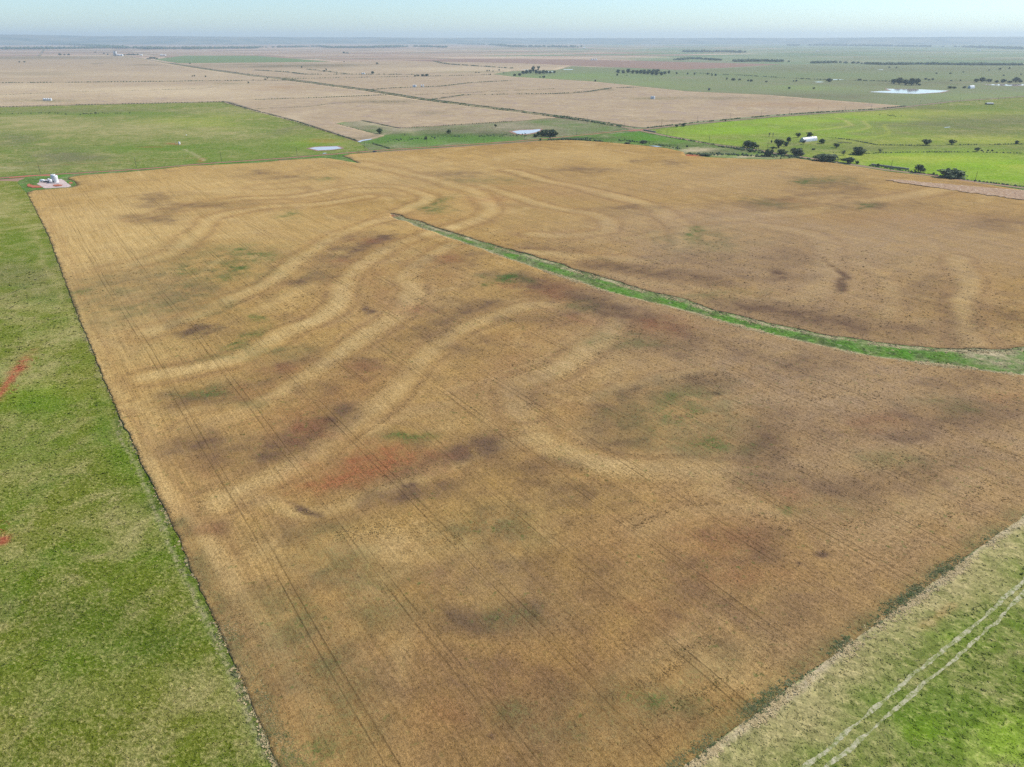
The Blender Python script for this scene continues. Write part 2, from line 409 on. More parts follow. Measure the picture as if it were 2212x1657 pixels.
grn_c = t.mix(t.math('FRACT', t.math('MULTIPLY', r1, 5.17)), (.11, .17, .06), (.25, .25, .13))
c = t.mix(gm, tan_c, grn_c)
big = t.noise(p, .0018, 6, .65, .5, stretch=(.5, 1.4, 1))
c = t.mix(t.math('MULTIPLY', t.rng(big, .52, .66), .6), c, (.09, .125, .055))
c = t.mix(t.math('MULTIPLY', t.rng(t.noise(p, .0009, 5, .6), .52, .62), .6), c, (.23, .175, .105))
wood = t.math('MULTIPLY', t.rng(t.noise(p, .0032, 8, .7, .4), .60, .66), .75)
c = t.mix(wood, c, (.04, .06, .025))
fu = t.math('ABSOLUTE', t.math('SUBTRACT', t.math('FRACT', t.math('DIVIDE', sx.outputs[0], 805.)), .5)); fv = t.math('ABSOLUTE', t.math('SUBTRACT', t.math('FRACT', t.math('DIVIDE', sx.outputs[1], 805.)), .5))
edge_ = t.math('MAXIMUM', t.math('GREATER_THAN', fu, .486), t.math('GREATER_THAN', fv, .486))
c = t.mix(t.math('MULTIPLY', edge_, t.rng(t.noise(p, .004, 4, .7), .4, .6, .1, .8)), c, (.055, .075, .03))
M['ground'] = t.done(c)
gv = []; rings = [0, 60, 400, 1500, 4000, 9000, 16000, 26000]
N = 48
mb = MB()
mb.v.append((0, 0, 0))
for r in rings[1:]:
    for k_ in range(N): mb.v.append((r * math.cos(2 * math.pi * k_ / N), r * math.sin(2 * math.pi * k_ / N), 0))
for k_ in range(N): mb.f.append((0, 1 + k_, 1 + (k_ + 1) % N))
for i in range(len(rings) - 2):
    for k_ in range(N):
        a = 1 + i * N + k_; b = 1 + i * N + (k_ + 1) % N; mb.f.append((a, a + N, b + N, b))
g = mb.build('ground', M['ground']); g['kind'] = 'structure'

# ---- low hills on the horizon
hv = []; hf = []
HN = 260
for i in range(HN):
    a = math.radians(-62 + 124 * i / (HN - 1)); px = PCX + FOC * math.tan(a) / CP
    top = np.interp(px, [-2000, 0, 300, 600, 1100, 1700, 2212, 4000], [6, 6, 4.6, 3.2, 1.8, 1.6, 3.6, 5])
    top += 1.0 * (fbm(np.array([i / 9.]), np.array([1.3]), 3)[0] - .5) * 2
    R0 = 23500 * (1 + .03 * math.sin(i * .2)); hz = CAM_H + top / FOC * R0 / math.cos(a) * math.cos(a)
    for q, (rr, zz) in enumerate(((.86, -.5), (.91, .30), (.94, .62), (1.0, 1.0), (1.04, .9), (1.07, -.5))):
        h = hz * zz if zz > 0 else -.5
        if 0 < q < 5: h += 10 * (fbm(np.array([i / 4.]), np.array([q * 3.1]), 7)[0] - .5)
        hv.append((R0 * rr * math.sin(a), R0 * rr * math.cos(a), h))
for i in range(HN - 1):
    for q in range(5): hf.append((i * 6 + q, (i + 1) * 6 + q, (i + 1) * 6 + q + 1, i * 6 + q + 1))
t = NT('wooded_hills', .95, .05); p = t.pos()
M['hills'] = t.done(t.mix(t.rng(t.noise(p, .0011, 6, .65), .42, .56), (.055, .075, .035), (.17, .16, .09)))
h = link_mesh('hills', mesh_np('hills', hv, hf, True), M['hills']); h['kind'] = 'structure'

# ---- main wheat quarter-section
D_UP = WS([(842, 461), (866, 466), (942, 491), (1044.5, 524), (1141, 551), (1249.5, 584), (1366.6, 619.5), (1458, 641.6), (1526, 664), (1628, 691), (1765, 720), (1843, 732), (1969, 749), (2105, 755), (2212, 751)])
D_LO = WS([(845, 469), (907, 492), (974, 517), (1059, 546), (1147, 577), (1235, 605), (1323, 634), (1458, 668), (1560, 696), (1696.6, 732), (1833, 762.7), (1969, 783), (2105, 798.5), (2212, 812)])
D_UP += [(D_UP[-1][0] + 120, D_UP[-1][1] + 70), (470, 396)]
D_LO += [(D_LO[-1][0] + 120, D_LO[-1][1] + 40), (462, 378)]
def wiggle(ln, amp, step=4):
    P = np.array(resample(ln, .0, step, 0, False)); T = np.gradient(P, axis=0); T /= np.linalg.norm(T, axis=1)[:, None]
    o = (fbm(P[:, 0] / 11, P[:, 1] / 11, 19, 3) - .5) * 2 * amp; o[0] = o[-1] = 0
    return [(float(a), float(b)) for a, b in P + np.stack([-T[:, 1], T[:, 0]], 1) * o[:, None]]
D_UP = wiggle(D_UP, 2.6); D_LO = wiggle(D_LO, 2.2)
top_edge = WS([(58, 417), (73, 412), (114, 409), (154, 406), (167, 399.5), (160, 391.5), (146.5, 387), (148, 384), (176, 379), (249, 374.5), (324, 368), (400, 359.5), (553, 352.5), (603, 347.5), (690, 342), (715, 343.5), (775.5, 354), (752, 341.5), (739, 337.5), (760, 333), (803, 330.5), (903, 324), (1106, 310), (1181, 303.5), (1226, 302.5), (1306, 307.5), (1381, 314), (1440, 321), (1476, 329), (1481, 337), (1531, 340.5), (1659, 345.5), (1716, 342.5), (1809, 354), (1924, 372), (2034, 384), (2212, 411.5)])
FIELD = [(-19, 52.6)] + WS([(600, 1650), (375, 1140), (250, 880), (160, 660), (105, 510), (66, 432)]) + top_edge + [(640, 498)] + D_UP[::-1] + D_LO + [(420, 350)] + [W(2212, 1112), W(1480, 1652)]
T_LITE = [
 (4, .7, [(1340, 520), (1420, 505), (1500, 470), (1600, 455), (1720, 440)]), (4, .6, [(1180, 575), (1280, 590), (1400, 612), (1500, 625), (1620, 650), (1740, 690)]), (4, .6, [(1850, 560), (1900, 600), (1920, 650), (1900, 700)]),
 (4, .6, [(560, 385), (640, 372), (720, 362), (800, 358), (900, 350), (1000, 345)]), (4, .5, [(1700, 370), (1800, 375), (1900, 385), (2000, 400)]), (3, .6, [(250, 655), (330, 640), (420, 600), (480, 560)]), (2.4, .6, [(1380, 1150), (1480, 1110), (1600, 1100), (1720, 1120)]),
 (2.4, .5, [(760, 1180), (880, 1200), (1000, 1180), (1080, 1130)]), (2.2, .5, [(520, 1250), (640, 1230), (760, 1260), (900, 1320)]), (2.6, .5, [(1560, 880), (1660, 860), (1760, 870), (1850, 850), (1960, 850)]),
 (4.5, .9, [(330, 722), (420, 690), (500, 650), (580, 610), (650, 560), (720, 515), (790, 485), (842, 472)]),
 (5, .95, [(330, 812), (430, 795), (530, 765), (620, 720), (690, 690), (735, 655), (752, 610), (790, 570), (850, 530), (930, 505)]),
 (4.5, .9, [(420, 930), (480, 910), (580, 870), (640, 830), (700, 790), (770, 740), (830, 700), (880, 660), (892, 630), (884, 600), (920, 560), (980, 530)]),
 (4.5, .85, [(470, 1085), (560, 1040), (640, 1000), (700, 950), (760, 910), (830, 860), (880, 810), (930, 760), (980, 720), (1060, 690), (1140, 665), (1200, 660)]),
 (3, .8, [(560, 1080), (660, 1105), (760, 1085), (870, 1045), (960, 1010), (1050, 975), (1100, 960), (1180, 950)]),
 (5, 1.1, [(1130, 890), (1112, 850), (1130, 820), (1200, 800), (1280, 750), (1340, 700), (1352, 665), (1340, 640)]),
 (4.5, .95, [(1130, 880), (1150, 930), (1200, 975), (1300, 1010), (1400, 1020), (1500, 1015), (1600, 1030), (1700, 1040)]),
 (3, .7, [(1270, 866), (1350, 840), (1420, 825), (1500, 808), (1560, 800)]),
 (5, .9, [(300, 475), (420, 445), (520, 432), (640, 425), (760, 405), (850, 405), (900, 415), (920, 430), (880, 450), (830, 470)]),
 (5, .85, [(250, 580), (320, 565), (390, 540), (425, 500), (460, 470), (560, 450), (700, 440), (800, 425)]),
 (7, .6, [(560, 405), (640, 400), (690, 390), (702, 405), (690, 420), (640, 428)]),
 (6, .85, [(760, 352), (860, 370), (960, 395), (1020, 415), (1050, 435), (1062, 458), (1020, 480), (960, 500), (930, 508)]),
 (5, .85, [(1040, 400), (1130, 430), (1200, 450), (1280, 465), (1318, 488), (1295, 503), (1200, 511), (1150, 509)]),
 (6, .95, [(1100, 370), (1220, 400), (1330, 425), (1420, 455), (1466, 490), (1476, 530), (1445, 558), (1380, 566), (1290, 560), (1220, 550), (1150, 547)]),
 (6, .75, [(1480, 500), (1600, 488), (1700, 498), (1770, 515), (1792, 550), (1775, 600), (1752, 640), (1720, 652), (1640, 655), (1560, 662)]),
 (5, 1., [(2078, 560), (2088, 620), (2084, 700), (2092, 745)]),
 (8, .7, [(1500, 480), (1650, 465), (1750, 455), (1850, 440), (1950, 425), (2100, 405)]),
 (5, .5, [(1560, 1060), (1650, 1075), (1760, 1050), (1850, 1000), (1960, 960)]),
 (4, .5, [(1800, 1165), (1900, 1140), (2000, 1090), (2110, 1035)]),
 (2.6, .6, [(1300, 1590), (1400, 1530), (1500, 1480), (1570, 1430), (1640, 1390)]),
 (2.2, .8, [(255, 900), (330, 1010), (420, 1140), (560, 1350), (700, 1560)]),
 (2.0, .6, [(95, 470), (140, 590), (200, 740), (270, 860)]),
]
BL = []
def B(ch, *rows):
    for r in rows: BL.append((ch,) + tuple(r) + ((0,) if len(r) < 5 else ()) + ((1.,) if len(r) < 6 else ()))
for ch, am, rows in (
 ('dark', .62, [(792,519,38,13),(748,535,36,13),(720,557,34,16),(689,598,28,18),(983,562,42,19),(1076,603,46,12),(1192,628,50,20),(1264,643,66,18),(1298,663,40,12),(1247,684,40,12),(973,670,66,15),(905,725,36,15),(1018,749,48,11),(778,793,46,18),(1161,692,70,9),
   (325,433,30,10),(387,443,38,7),(342,474,42,9),(394,631,30,16),(445,718,54,12),(373,867,36,13),(460,858,60,16),(522,850,48,17),(609,792,50,20),(450,942,28,9),(546,971,104,22),(663,931,54,22),(800,1000,120,42),(912,988,90,30),(912,1062,110,18),(619,1151,48,20),(421,1140,50,14),
   (1339,912,44,34),(1368,961,50,16),(1310,880,32,20),(1174,1012,58,14),(1072,1140,70,34),(1229,1075,90,28),(1559,1222,98,36),(964,1334,76,28),(1047,1461,120,46),(1421,701,62,26),(1500,735,62,18),(1450,755,60,18),
   (1754,787,72,20),(2054,825,62,17),(1935,906,92,30),(1669,947,22,38,-25),(1782,937,66,8),(1935,942,76,18),(1799,1056,128,18),(2020,1036,52,20),(2174,886,44,18),(1580,1160,88,32),
   (1801,396,62,11),(1814,417,54,8),(1648,442,70,10),(1379,347,17,4),(1461,353,17,5),(1896,446,84,7),(2145,483,44,11),(1495,597,94,12),(1337,583,64,9),(1751,682,86,12),(1979,711,106,20),(2045,670,24,46),(2124,686,24,26),(2186,682,36,15),(1669,661,36,7),(1340,455,60,6),(1250,368,60,5),(990,378,40,6),(560,372,30,5),(620,384,50,5),(1180,536,50,7),(1700,600,60,8)]),
 ('dark', .45, [(291,618,104,42),(380,650,60,30),(700,850,60,20),(1150,850,40,30),(1500,560,90,20),(1700,560,60,25),(1990,620,60,30),(700,1250,70,40),(1250,1350,120,50),(1700,1300,80,40),(880,1420,80,30)]),
 ('red', 1.1, [(715,1026,50,13,14),(765,1003,66,22,12),(830,975,44,15)]),
 ('dark', .5, [(980,1500,500,130),(500,1380,140,90),(1500,1330,260,90),(1100,1250,200,60)]),
 ('warm', .6, [(1000,1480,420,120),(1500,1250,240,120),(1750,1130,200,60),(600,930,160,60)]),
 ('red', .42, [(730,563,18,6),(788,521,18,6),(973,559,22,8),(1093,620,20,6),(1195,628,40,17),(905,984,66,24),(668,928,46,18),(1430,706,44,18)]),
 ('red', .28, [(1560,1165,70,30),(1595,1240,70,20),(1696,1077,46,13),(1394,1309,34,14),(600,795,40,14),(530,852,36,12),(421,1140,44,12),(1700,432,22,5),(900,672,34,10),(2160,862,40,8),(1880,905,50,16),(778,797,30,10),(1060,430,40,4),(1540,960,40,12),(950,1525,60,20),(1260,690,30,8)]),
 ('warm', .75, [(1161,722,76,20),(853,667,32,14),(1522,1150,110,55),(1958,471,160,13),(1900,975,80,20),(850,640,30,20),(700,880,80,22),(1200,880,60,30),(1350,1180,90,40),(1480,1340,120,40),(2060,1000,70,30),(450,1000,50,40),(900,1250,90,40),(640,1060,60,14),(960,600,40,14),(1050,830,60,26),(1200,410,90,10),(900,470,60,10),(820,600,30,20),(1650,820,90,20),(990,1560,110,40),(1990,880,60,18)]),
 ('olive', .8, [(1095,602,40,10),(450,855,60,14),(1345,900,44,30),(1486,893,80,44),(1540,968,60,20),(1068,1135,62,26),(735,1185,60,24),(700,1420,70,40),(1420,1505,90,36),(1121,1530,60,22),(1260,660,30,8),(560,760,70,12),(360,640,120,50),(480,560,90,30),(560,880,50,10),(1350,740,60,16),(1800,388,40,7),(1520,520,70,16),(1130,1330,60,26),(640,1330,70,40),(1520,1530,60,30),(1250,1560,90,30),(1790,1090,60,12),(1960,1000,60,14),(2050,880,50,12),(1990,860,40,10),(1050,390,60,5),(930,450,40,8),(1650,440,40,8),(1540,640,60,8)]),
 ('green', 1.0, [(394,585,15,5),(496,580,18,8),(530,549,28,13),(520,583,20,6),(561,691,14,6),(534,732,44,7,22),(168,636,16,10),(626,462,22,5),(695,388,15,4),(872,940,34,11),(657,1627,60,30),(930,440,26,6,20),(1500,508,12,10),(940,456,20,5),(1090,606,34,7),(1470,900,40,26),(1540,965,26,10),(1690,1107,16,6),(1530,1470,18,10),(1390,1500,20,10),(1440,1515,16,9),(430,860,34,8),(1880,445,24,4),(1760,392,20,4),(470,600,20,4),(580,560,18,5),(1050,620,14,4)]),
):
    for r in rows: BL.append((ch, r[0], r[1], r[2], r[3], r[4] if len(r) > 4 else 0, am))
LITE_BLOBS = [('dull',1780,540,480,140,0,1.3),('dull',1950,690,300,80,0,.9),('dull',1500,400,500,50,0,.6),('dark',1685,588,18,4,-10,1.5),('dark',1806,600,6,22,0,1.4),('dark',1705,600,10,5,0,1.2),('dark',1545,857,14,3,0,1.6),('dark',1470,908,12,4,0,1.3),('dark',1330,980,5,2,0,1.6),('dark',1752,1195,12,5,0,1.6),('dark',1712,1222,6,3,0,1.5),('dark',1490,1335,4,14,55,1.3),('dark',1070,1590,4,14,55,1.4),('dark',640,1092,40,4,-15,1.3),('dark',880,1047,26,3,12,1.3),('dark',440,722,40,7,6,1.3),('dark',800,668,8,10,0,1.2),('warm',1850,950,360,120,0,.55),('warm',1700,1180,360,120,0,.6),('warm',1300,1450,500,150,0,.6),('warm',700,1300,200,100,0,.3),('lite',230,560,200,170,0,.7),('lite',800,390,500,50,0,.55),('lite',500,470,300,50,0,.5),('lite',1500,380,500,40,0,.3),('lite',330,900,60,120,30,.4),('lite',857,1161,96,24,5,.75),('lite',1028,1235,110,46,0,.55),('lite',1300,790,50,20,0,.5),('lite',350,760,60,20,10,.6),('lite',640,640,60,16,25,.5),('lite',1280,640,40,12,0,.3),('lite',1000,600,40,14,0,.4),
 ('lite',1740,1010,60,16,0,.5),('lite',1700,760,80,14,0,.35),('lite',1300,520,60,10,0,.4),('lite',400,400,120,12,5,.55),('lite',1200,340,200,14,0,.5),('lite',1600,370,120,10,0,.4),('lite',250,430,60,20,0,.6),('lite',180,520,50,60,0,.5),('lite',1080,880,60,40,0,.35),('lite',1860,990,90,20,0,.4),('lite',1420,1430,100,30,25,.5),('lite',1950,1130,90,24,20,.4),('lite',560,1180,50,40,0,.35),('lite',2000,560,120,24,0,.25),('lite',840,560,60,14,20,.3)]
STAINS = [('dark', 8, .95, [(640, 612), (700, 590), (760, 545), (830, 512)]), ('dark', 9, .95, [(400, 868), (480, 857), (540, 846), (600, 805), (670, 765)]), ('dark', 10, 1., [(430, 955), (520, 972), (600, 962), (660, 930), (730, 895)]), ('dark', 9, .85, [(850, 745), (930, 712), (980, 682), (1060, 655)]),
 ('dark', 12, 1., [(1120, 605), (1200, 630), (1270, 650), (1340, 675)]), ('dark', 12, .95, [(1370, 685), (1440, 710), (1520, 740), (1620, 765)]), ('dark', 10, 1., [(780, 1015), (880, 1000), (960, 985), (1040, 965)]), ('dark', 7, .8, [(800, 1080), (920, 1060), (1020, 1030), (1120, 1010), (1220, 1015)]), ('dark', 9, .85, [(1300, 940), (1308, 890), (1350, 860), (1450, 835), (1540, 825)]),
 ('dark', 8, .85, [(1630, 1000), (1665, 950), (1690, 905)]), ('dark', 9, .85, [(1640, 1045), (1760, 1062), (1880, 1060), (1990, 1040), (2090, 995)]), ('dark', 12, .9, [(1760, 930), (1880, 910), (1980, 915), (2100, 885)]), ('dark', 14, .9, [(1540, 655), (1680, 672), (1780, 692), (1900, 712), (2050, 716)]), ('dark', 12, .8, [(1280, 572), (1400, 590), (1540, 603)]), ('dark', 12, .7, [(280, 470), (340, 472), (400, 446), (520, 442)]), ('dark', 12, .6, [(1620, 440), (1720, 425), (1850, 405)]),
 ('dark', 7, .7, [(900, 1340), (980, 1330), (1060, 1350), (1140, 1320)]), ('dark', 9, .8, [(920, 1450), (1030, 1465), (1150, 1450), (1250, 1400)]), ('dark', 8, .8, [(1440, 1240), (1540, 1225), (1640, 1200)]), ('dark', 6, .6, [(560, 1150), (640, 1150), (720, 1120)]),
 ('warm', 14, .9, [(560, 900), (700, 880), (820, 800)]), ('warm', 12, .9, [(1050, 830), (1150, 760), (1250, 720)]), ('warm', 14, .9, [(1300, 1180), (1450, 1160), (1600, 1140), (1750, 1150)]), ('warm', 10, .8, [(1100, 1480), (1300, 1440), (1500, 1370)]), ('warm', 14, .8, [(1850, 970), (2000, 960), (2150, 900)]),
 ('olive', 10, .9, [(700, 1180), (760, 1220), (820, 1300)]), ('olive', 9, .9, [(1350, 870), (1430, 850), (1540, 860), (1560, 920), (1500, 960), (1420, 950)]), ('olive', 8, .8, [(1000, 1150), (1080, 1130), (1150, 1150)]), ('olive', 8, .8, [(620, 1340), (700, 1440), (760, 1560)]), ('olive', 8, .8, [(1300, 1560), (1420, 1500), (1540, 1440)]), ('olive', 12, .8, [(360, 640), (440, 600), (560, 555)])]
paint_field = painter(BL + LITE_BLOBS, [('lite', w, a, l) for w, a, l in T_LITE] + STAINS)
def paint_main(x, y):
    A = paint_field(x, y)
    A['lite'] = A['lite'] * (1 - .45 * np.clip(A['dark'], 0, 1))
    de = seg_dist(x, y, D_UP); A['dark'] = np.maximum(A['dark'], .5 * np.exp(-(de / 2.5) ** 2))  # shade along the ditch's upper rim painted into the crop colour
    # weeds creeping in from the south-east boundary
    sb = seg_dist(x, y, [(-19, 52.6), W(1480, 1652), W(2212, 1112)]); A['olive'] = np.maximum(A['olive'], .9 * np.exp(-((sb - 1) / 3.0) ** 2))
    wb = seg_dist(x, y, WS([(375, 1140), (600, 1650)])); A['olive'] = np.maximum(A['olive'], .75 * np.exp(-((wb - 2) / 2.6) ** 2))
    return A
def relief_main(x, y, A):
    return .4 * A['lite'] - .06 * A['dark'] - .05 * A['red'] + .2 * (fbm(x / 40, y / 40, 21) - .5)
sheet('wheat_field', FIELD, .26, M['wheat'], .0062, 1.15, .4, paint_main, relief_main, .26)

# ---- drainage ditch
def paint_ditch(x, y):
    du = seg_dist(x, y, D_UP); dl = seg_dist(x, y, D_LO); w = du + dl
    n = fbm(x / 9, y / 9, 31); n2 = fbm(x / 3.5, y / 3.5, 44); d = np.hypot(x, y)
    along = np.clip((560 - y) / 260, 0, 1)
    A = {}
    A['pale'] = np.clip(np.exp(-(dl / (1.0 + 1.0 * n)) ** 2) * .95 + np.exp(-((du - 2.2) / 1.6) ** 2) * np.clip(n * 2.2 - .7, 0, 1), 0, 1)
    A['straw'] = np.clip(n2 * 2.4 - .75, 0, 1) * np.clip(1.25 - along * 1.1, .3, 1) + np.exp(-((du - 3) / 2.) ** 2) * .55 * np.clip(n * 3 - .8, 0, 1)
    rr = np.hypot(x - W(2140, 768)[0], y - W(2140, 768)[1]); A['straw'] = np.maximum(A['straw'], 1.1 * np.exp(-(rr / 13) ** 2) * np.clip(n * 3 - .6, 0, 1)); A_p = np.exp(-(rr / 12) ** 2) * np.clip(n2 * 4 - 1.6, 0, 1)
    A['pale'] = np.maximum(A['pale'], A_p)
    A['lush'] = np.clip((n - .30) * 5, 0, 1) * np.clip(along * 2.2 - .15, 0.1, 1) * (1 - np.clip(A['pale'], 0, 1))
    A['dark'] = np.clip((n2 - .53) * 7, 0, 1) * .8 + .7 * np.exp(-(du / .8) ** 2)  # random dark growth, plus the wheat's shadow painted along the upper edge
    A['red'] = .9 * np.exp(-((np.hypot(x - W(846, 465)[0], y - W(846, 465)[1])) / 6) ** 2)
    return A
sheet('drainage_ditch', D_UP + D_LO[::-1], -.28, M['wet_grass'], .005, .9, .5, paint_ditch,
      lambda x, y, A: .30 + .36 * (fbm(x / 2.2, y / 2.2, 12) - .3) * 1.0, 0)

# ---- pastures
FENCE = [(-19, 52.6)] + WS([(600, 1650), (375, 1140), (250, 880), (160, 660), (105, 510), (66, 432), (58, 417)])
PB = [('straw', 250, 1120, 45, 22, 0, .9), ('straw', 60, 1000, 70, 20, 0, .5), ('straw', 300, 1100, 30, 14, 0, .6), ('lush', 60, 960, 60, 30, 0, .8), ('lush', 320, 1080, 30, 22, 0, .7), ('lush', 50, 880, 60, 40, 0, .9), ('lush', 240, 940, 24, 60, 30, .9), ('bright', 90, 850, 60, 24, 0, .45), ('bright', 300, 960, 24, 40, 0, .4),
 ('red', 30, 808, 34, 7, 50, 1.), ('red', 6, 848, 16, 8, 40, 1.), ('red', 6, 1150, 16, 8, 20, 1.), ('red', 52, 792, 8, 4, 0, .9), ('straw', 60, 660, 60, 10, 0, .6), ('straw', 110, 720, 40, 14, 0, .5), ('dull', 60, 600, 70, 30, 0, .5), ('lush', 30, 520, 40, 20, 0, .6), ('straw', 20, 450, 40, 14, 0, .7), ('straw', 20, 1190, 30, 24, 0, .7),
 ('lush', 280, 900, 14, 40, 30, .9), ('dark', 340, 1090, 18, 12, 0, .7), ('dark', 275, 930, 8, 30, 30, .8), ('straw', 300, 1150, 30, 14, 0, .5), ('lush', 200, 1400, 100, 60, 0, .45), ('straw', 420, 1480, 60, 24, 0, .4), ('straw', 110, 1500, 90, 30, 0, .5), ('dark', 150, 1320, 120, 40, 0, .3), ('dark', 330, 1380, 60, 30, 0, .35)]
pp = painter(PB, [('straw', 1.2, .6, [(70, 500), (110, 600), (165, 720)]), ('lush', 2.0, .9, [(300, 1000), (350, 1110), (400, 1220), (450, 1330), (520, 1480), (590, 1650)]), ('pale', .35, .6, [(260, 930), (345, 1120), (420, 1290), (500, 1460), (575, 1640)]), ('dark', .5, .35, [(64, 430), (103, 515), (157, 662), (246, 882), (370, 1142), (480, 1390), (596, 1652)])])  # last band paints the crop edge's shadow along the fence
def rel_grass(x, y, A): return .22 * (fbm(x / 2.5, y / 2.5, 61) - .5) * (np.hypot(x, y) < 320)
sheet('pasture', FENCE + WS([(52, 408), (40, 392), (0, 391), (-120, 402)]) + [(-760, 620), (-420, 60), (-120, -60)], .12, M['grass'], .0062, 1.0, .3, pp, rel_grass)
SB = [W(1480, 1652), W(2212, 1112)]
RP = [('straw', 1560, 1640, 60, 30, 35, .9), ('straw', 1720, 1540, 70, 24, 40, .8), ('straw', 1850, 1430, 70, 22, 40, .7), ('straw', 2000, 1310, 70, 20, 38, .9), ('straw', 2110, 1240, 70, 20, 38, .9), ('lush', 2050, 1520, 60, 30, 0, .7), ('bright', 2180, 1600, 60, 40, 0, .7), ('bright', 2020, 1560, 40, 20, 0, .5), ('lush', 1750, 1620, 60, 20, 0, .6), ('bright', 2060, 1380, 30, 10, 0, .5), ('red', 2040, 1330, 40, 8, 40, .25), ('straw', 2140, 1440, 60, 14, 30, .35)]
rp = painter(RP, [('pale', .9, 1.1, [(1470, 1668), (1700, 1500), (1900, 1350), (2060, 1232), (2240, 1100)]), ('straw', 6.5, 1.0, [(1540, 1668), (1740, 1500), (1930, 1355), (2080, 1245), (2240, 1120)])])
sheet('pasture', [(-19, 52.6), SB[0], SB[1], (420, 350), (470, 300), (330, 60), (60, -80)], .12, M['grass_mid'], .006, .9, .25, rp, rel_grass)
for ln in ([(1700, 1690), (1741, 1655), (1799, 1608), (1911, 1512), (2003, 1434), (2105.5, 1352), (2212, 1253), (2290, 1180)], [(1740, 1695), (1785, 1655), (1850, 1608), (1969, 1502), (2054, 1430.5), (2140, 1355.5), (2212, 1280.5), (2290, 1205)]):
    strip('wheel_track', ln, .75, .20, M['rut'], .34, .4)

# ---- land beyond the roads
W1 = WS([(-500, 242), (0, 231), (165, 226.5), (485, 219.5), (553, 239.5), (638, 261.5), (728, 290.5), (774, 306), (803, 300), (830.5, 293.5), (803, 288.5), (723, 266), (740, 263.5), (783, 260.5), (860.5, 277), (978, 270), (1106, 262), (1200, 254), (1105, 241.5), (913, 217), (793, 197.5), (608, 172.5), (550, 166), (450, 152), (357, 137), (318, 129.5), (262, 121), (-700, 125)])
w1p = painter([('dark', 90, 124, 200, 2.5, 0, .7), ('lite', 250, 195, 300, 12, 0, .7), ('lite', 200, 160, 300, 8, 0, .4), ('warm', 600, 190, 50, 4, 0, .5), ('dark', 820, 221, 60, 2.5, 0, .7), ('dark', 920, 244, 30, 2.5, 0, .5), ('dark', 790, 295, 40, 6, 10, .6), ('olive', 100, 218.5, 56, 2.2, 0, 1.3), ('olive', 500, 181.5, 34, 1.3, 0, 1.), ('dark', 330, 140, 20, 1, 0, .8), ('dark', 230, 137, 10, .8, 0, .8), ('lite', 620, 260, 50, 8, 15, .4), ('dark', 80, 160, 80, 3, 0, .35)],
  [('dark', 8, 1.2, [(0, 179.5), (150, 178.5), (300, 177), (553, 174), (640, 174)]), ('dark', 6, 1.2, [(553, 215.5), (700, 211), (833, 205.5)]), ('dark', 4, .9, [(0, 206), (150, 199), (300, 196), (420, 192), (470, 186)]), ('dark', 4, .9, [(553, 235), (660, 231), (740, 222), (900, 219)]), ('olive', 5, .9, [(166, 225), (155, 221), (130, 219)]), ('dark', 6, .4, [(0, 152.5), (200, 152), (400, 152)]), ('dark', 6, .5, [(0, 170), (120, 168), (300, 165), (450, 166)]), ('lite', 3, .7, [(170, 226), (155, 221.5), (60, 221)])])
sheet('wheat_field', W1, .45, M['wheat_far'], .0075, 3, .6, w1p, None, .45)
W2 = WS([(366, 136.5), (450, 149.5), (550, 163), (608, 169), (793, 193.5), (913, 213), (1105, 237), (1268, 258.5), (1370, 275.5), (1400, 276), (1506, 262.5), (1659, 249), (1759, 242), (1884, 235), (1955, 229.5), (1809, 218), (1659, 205.5), (1481, 197.5), (1381, 187), (1281, 176.5), (1106, 166), (1060, 160), (1106, 153), (1200, 151), (1230, 142), (1106, 136.5), (860, 132), (705, 134.5), (553, 136)])
w2p = painter([('dark', 640, 142, 130, 3, 0, .9), ('olive', 1040, 155.5, 60, 1.6, 0, 1.2), ('olive', 602, 168.5, 26, 1.8, 0, 1.), ('olive', 1400, 214.5, 36, 1.6, 0, 1.), ('lite', 1000, 150, 200, 5, 0, .5), ('dark', 1560, 212, 90, 2.5, 0, .5), ('dark', 1480, 262, 60, 1, 0, .6), ('dark', 1310, 194, 12, 2, 0, .9), ('warm', 1700, 225, 100, 5, 0, .5)],
  [('dark', 7, 1.3, [(793, 195), (850, 190.5), (950, 187), (1020, 179), (1106, 174.5)]), ('dark', 7, 1.2, [(620, 170.5), (760, 168), (900, 165.5), (1060, 162), (1106, 160)]), ('dark', 9, 1.3, [(553, 152), (620, 156), (660, 161), (760, 161), (900, 161.5)]), ('dark', 8, 1.2, [(664, 150), (720, 156), (750, 160)]), ('dark', 6, 1.3, [(935, 215.5), (1000, 206), (1106, 204), (1200, 203), (1270, 198.5), (1320, 191), (1390, 188)]), ('dark', 3, .8, [(873, 206), (1000, 201), (1106, 196), (1200, 192), (1300, 191)]), ('dark', 10, 1.3, [(936, 132.5), (970, 139), (1060, 145), (1106, 148)]), ('dark', 3, .8, [(1357, 216), (1405, 213)]), ('dark', 2.5, .6, [(1290, 259), (1400, 257), (1440, 260)])])
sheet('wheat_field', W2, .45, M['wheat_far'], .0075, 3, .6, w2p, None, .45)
sheet('green_field', WS([(333, 128.5), (400, 120), (553, 120.5), (715, 133.5), (553, 135.2), (385, 136.3)]), .3, M['grass_far'], .01, 10, 0, painter([('lush', 520, 128, 260, 8, 0, 1.)], []))
sheet('brown_field', WS([(860, 130.5), (1000, 127), (1250, 128.5), (1560, 136), (1690, 139), (1560, 147), (1460, 151), (1240, 141.5), (1106, 136)]), .3, wheat_mat('brown_stubble', (.29, .185, .13), (.26, .165, .11), (.33, .23, .16), (.2, .14, .1), .4, False, .3), .01, 12, 0)
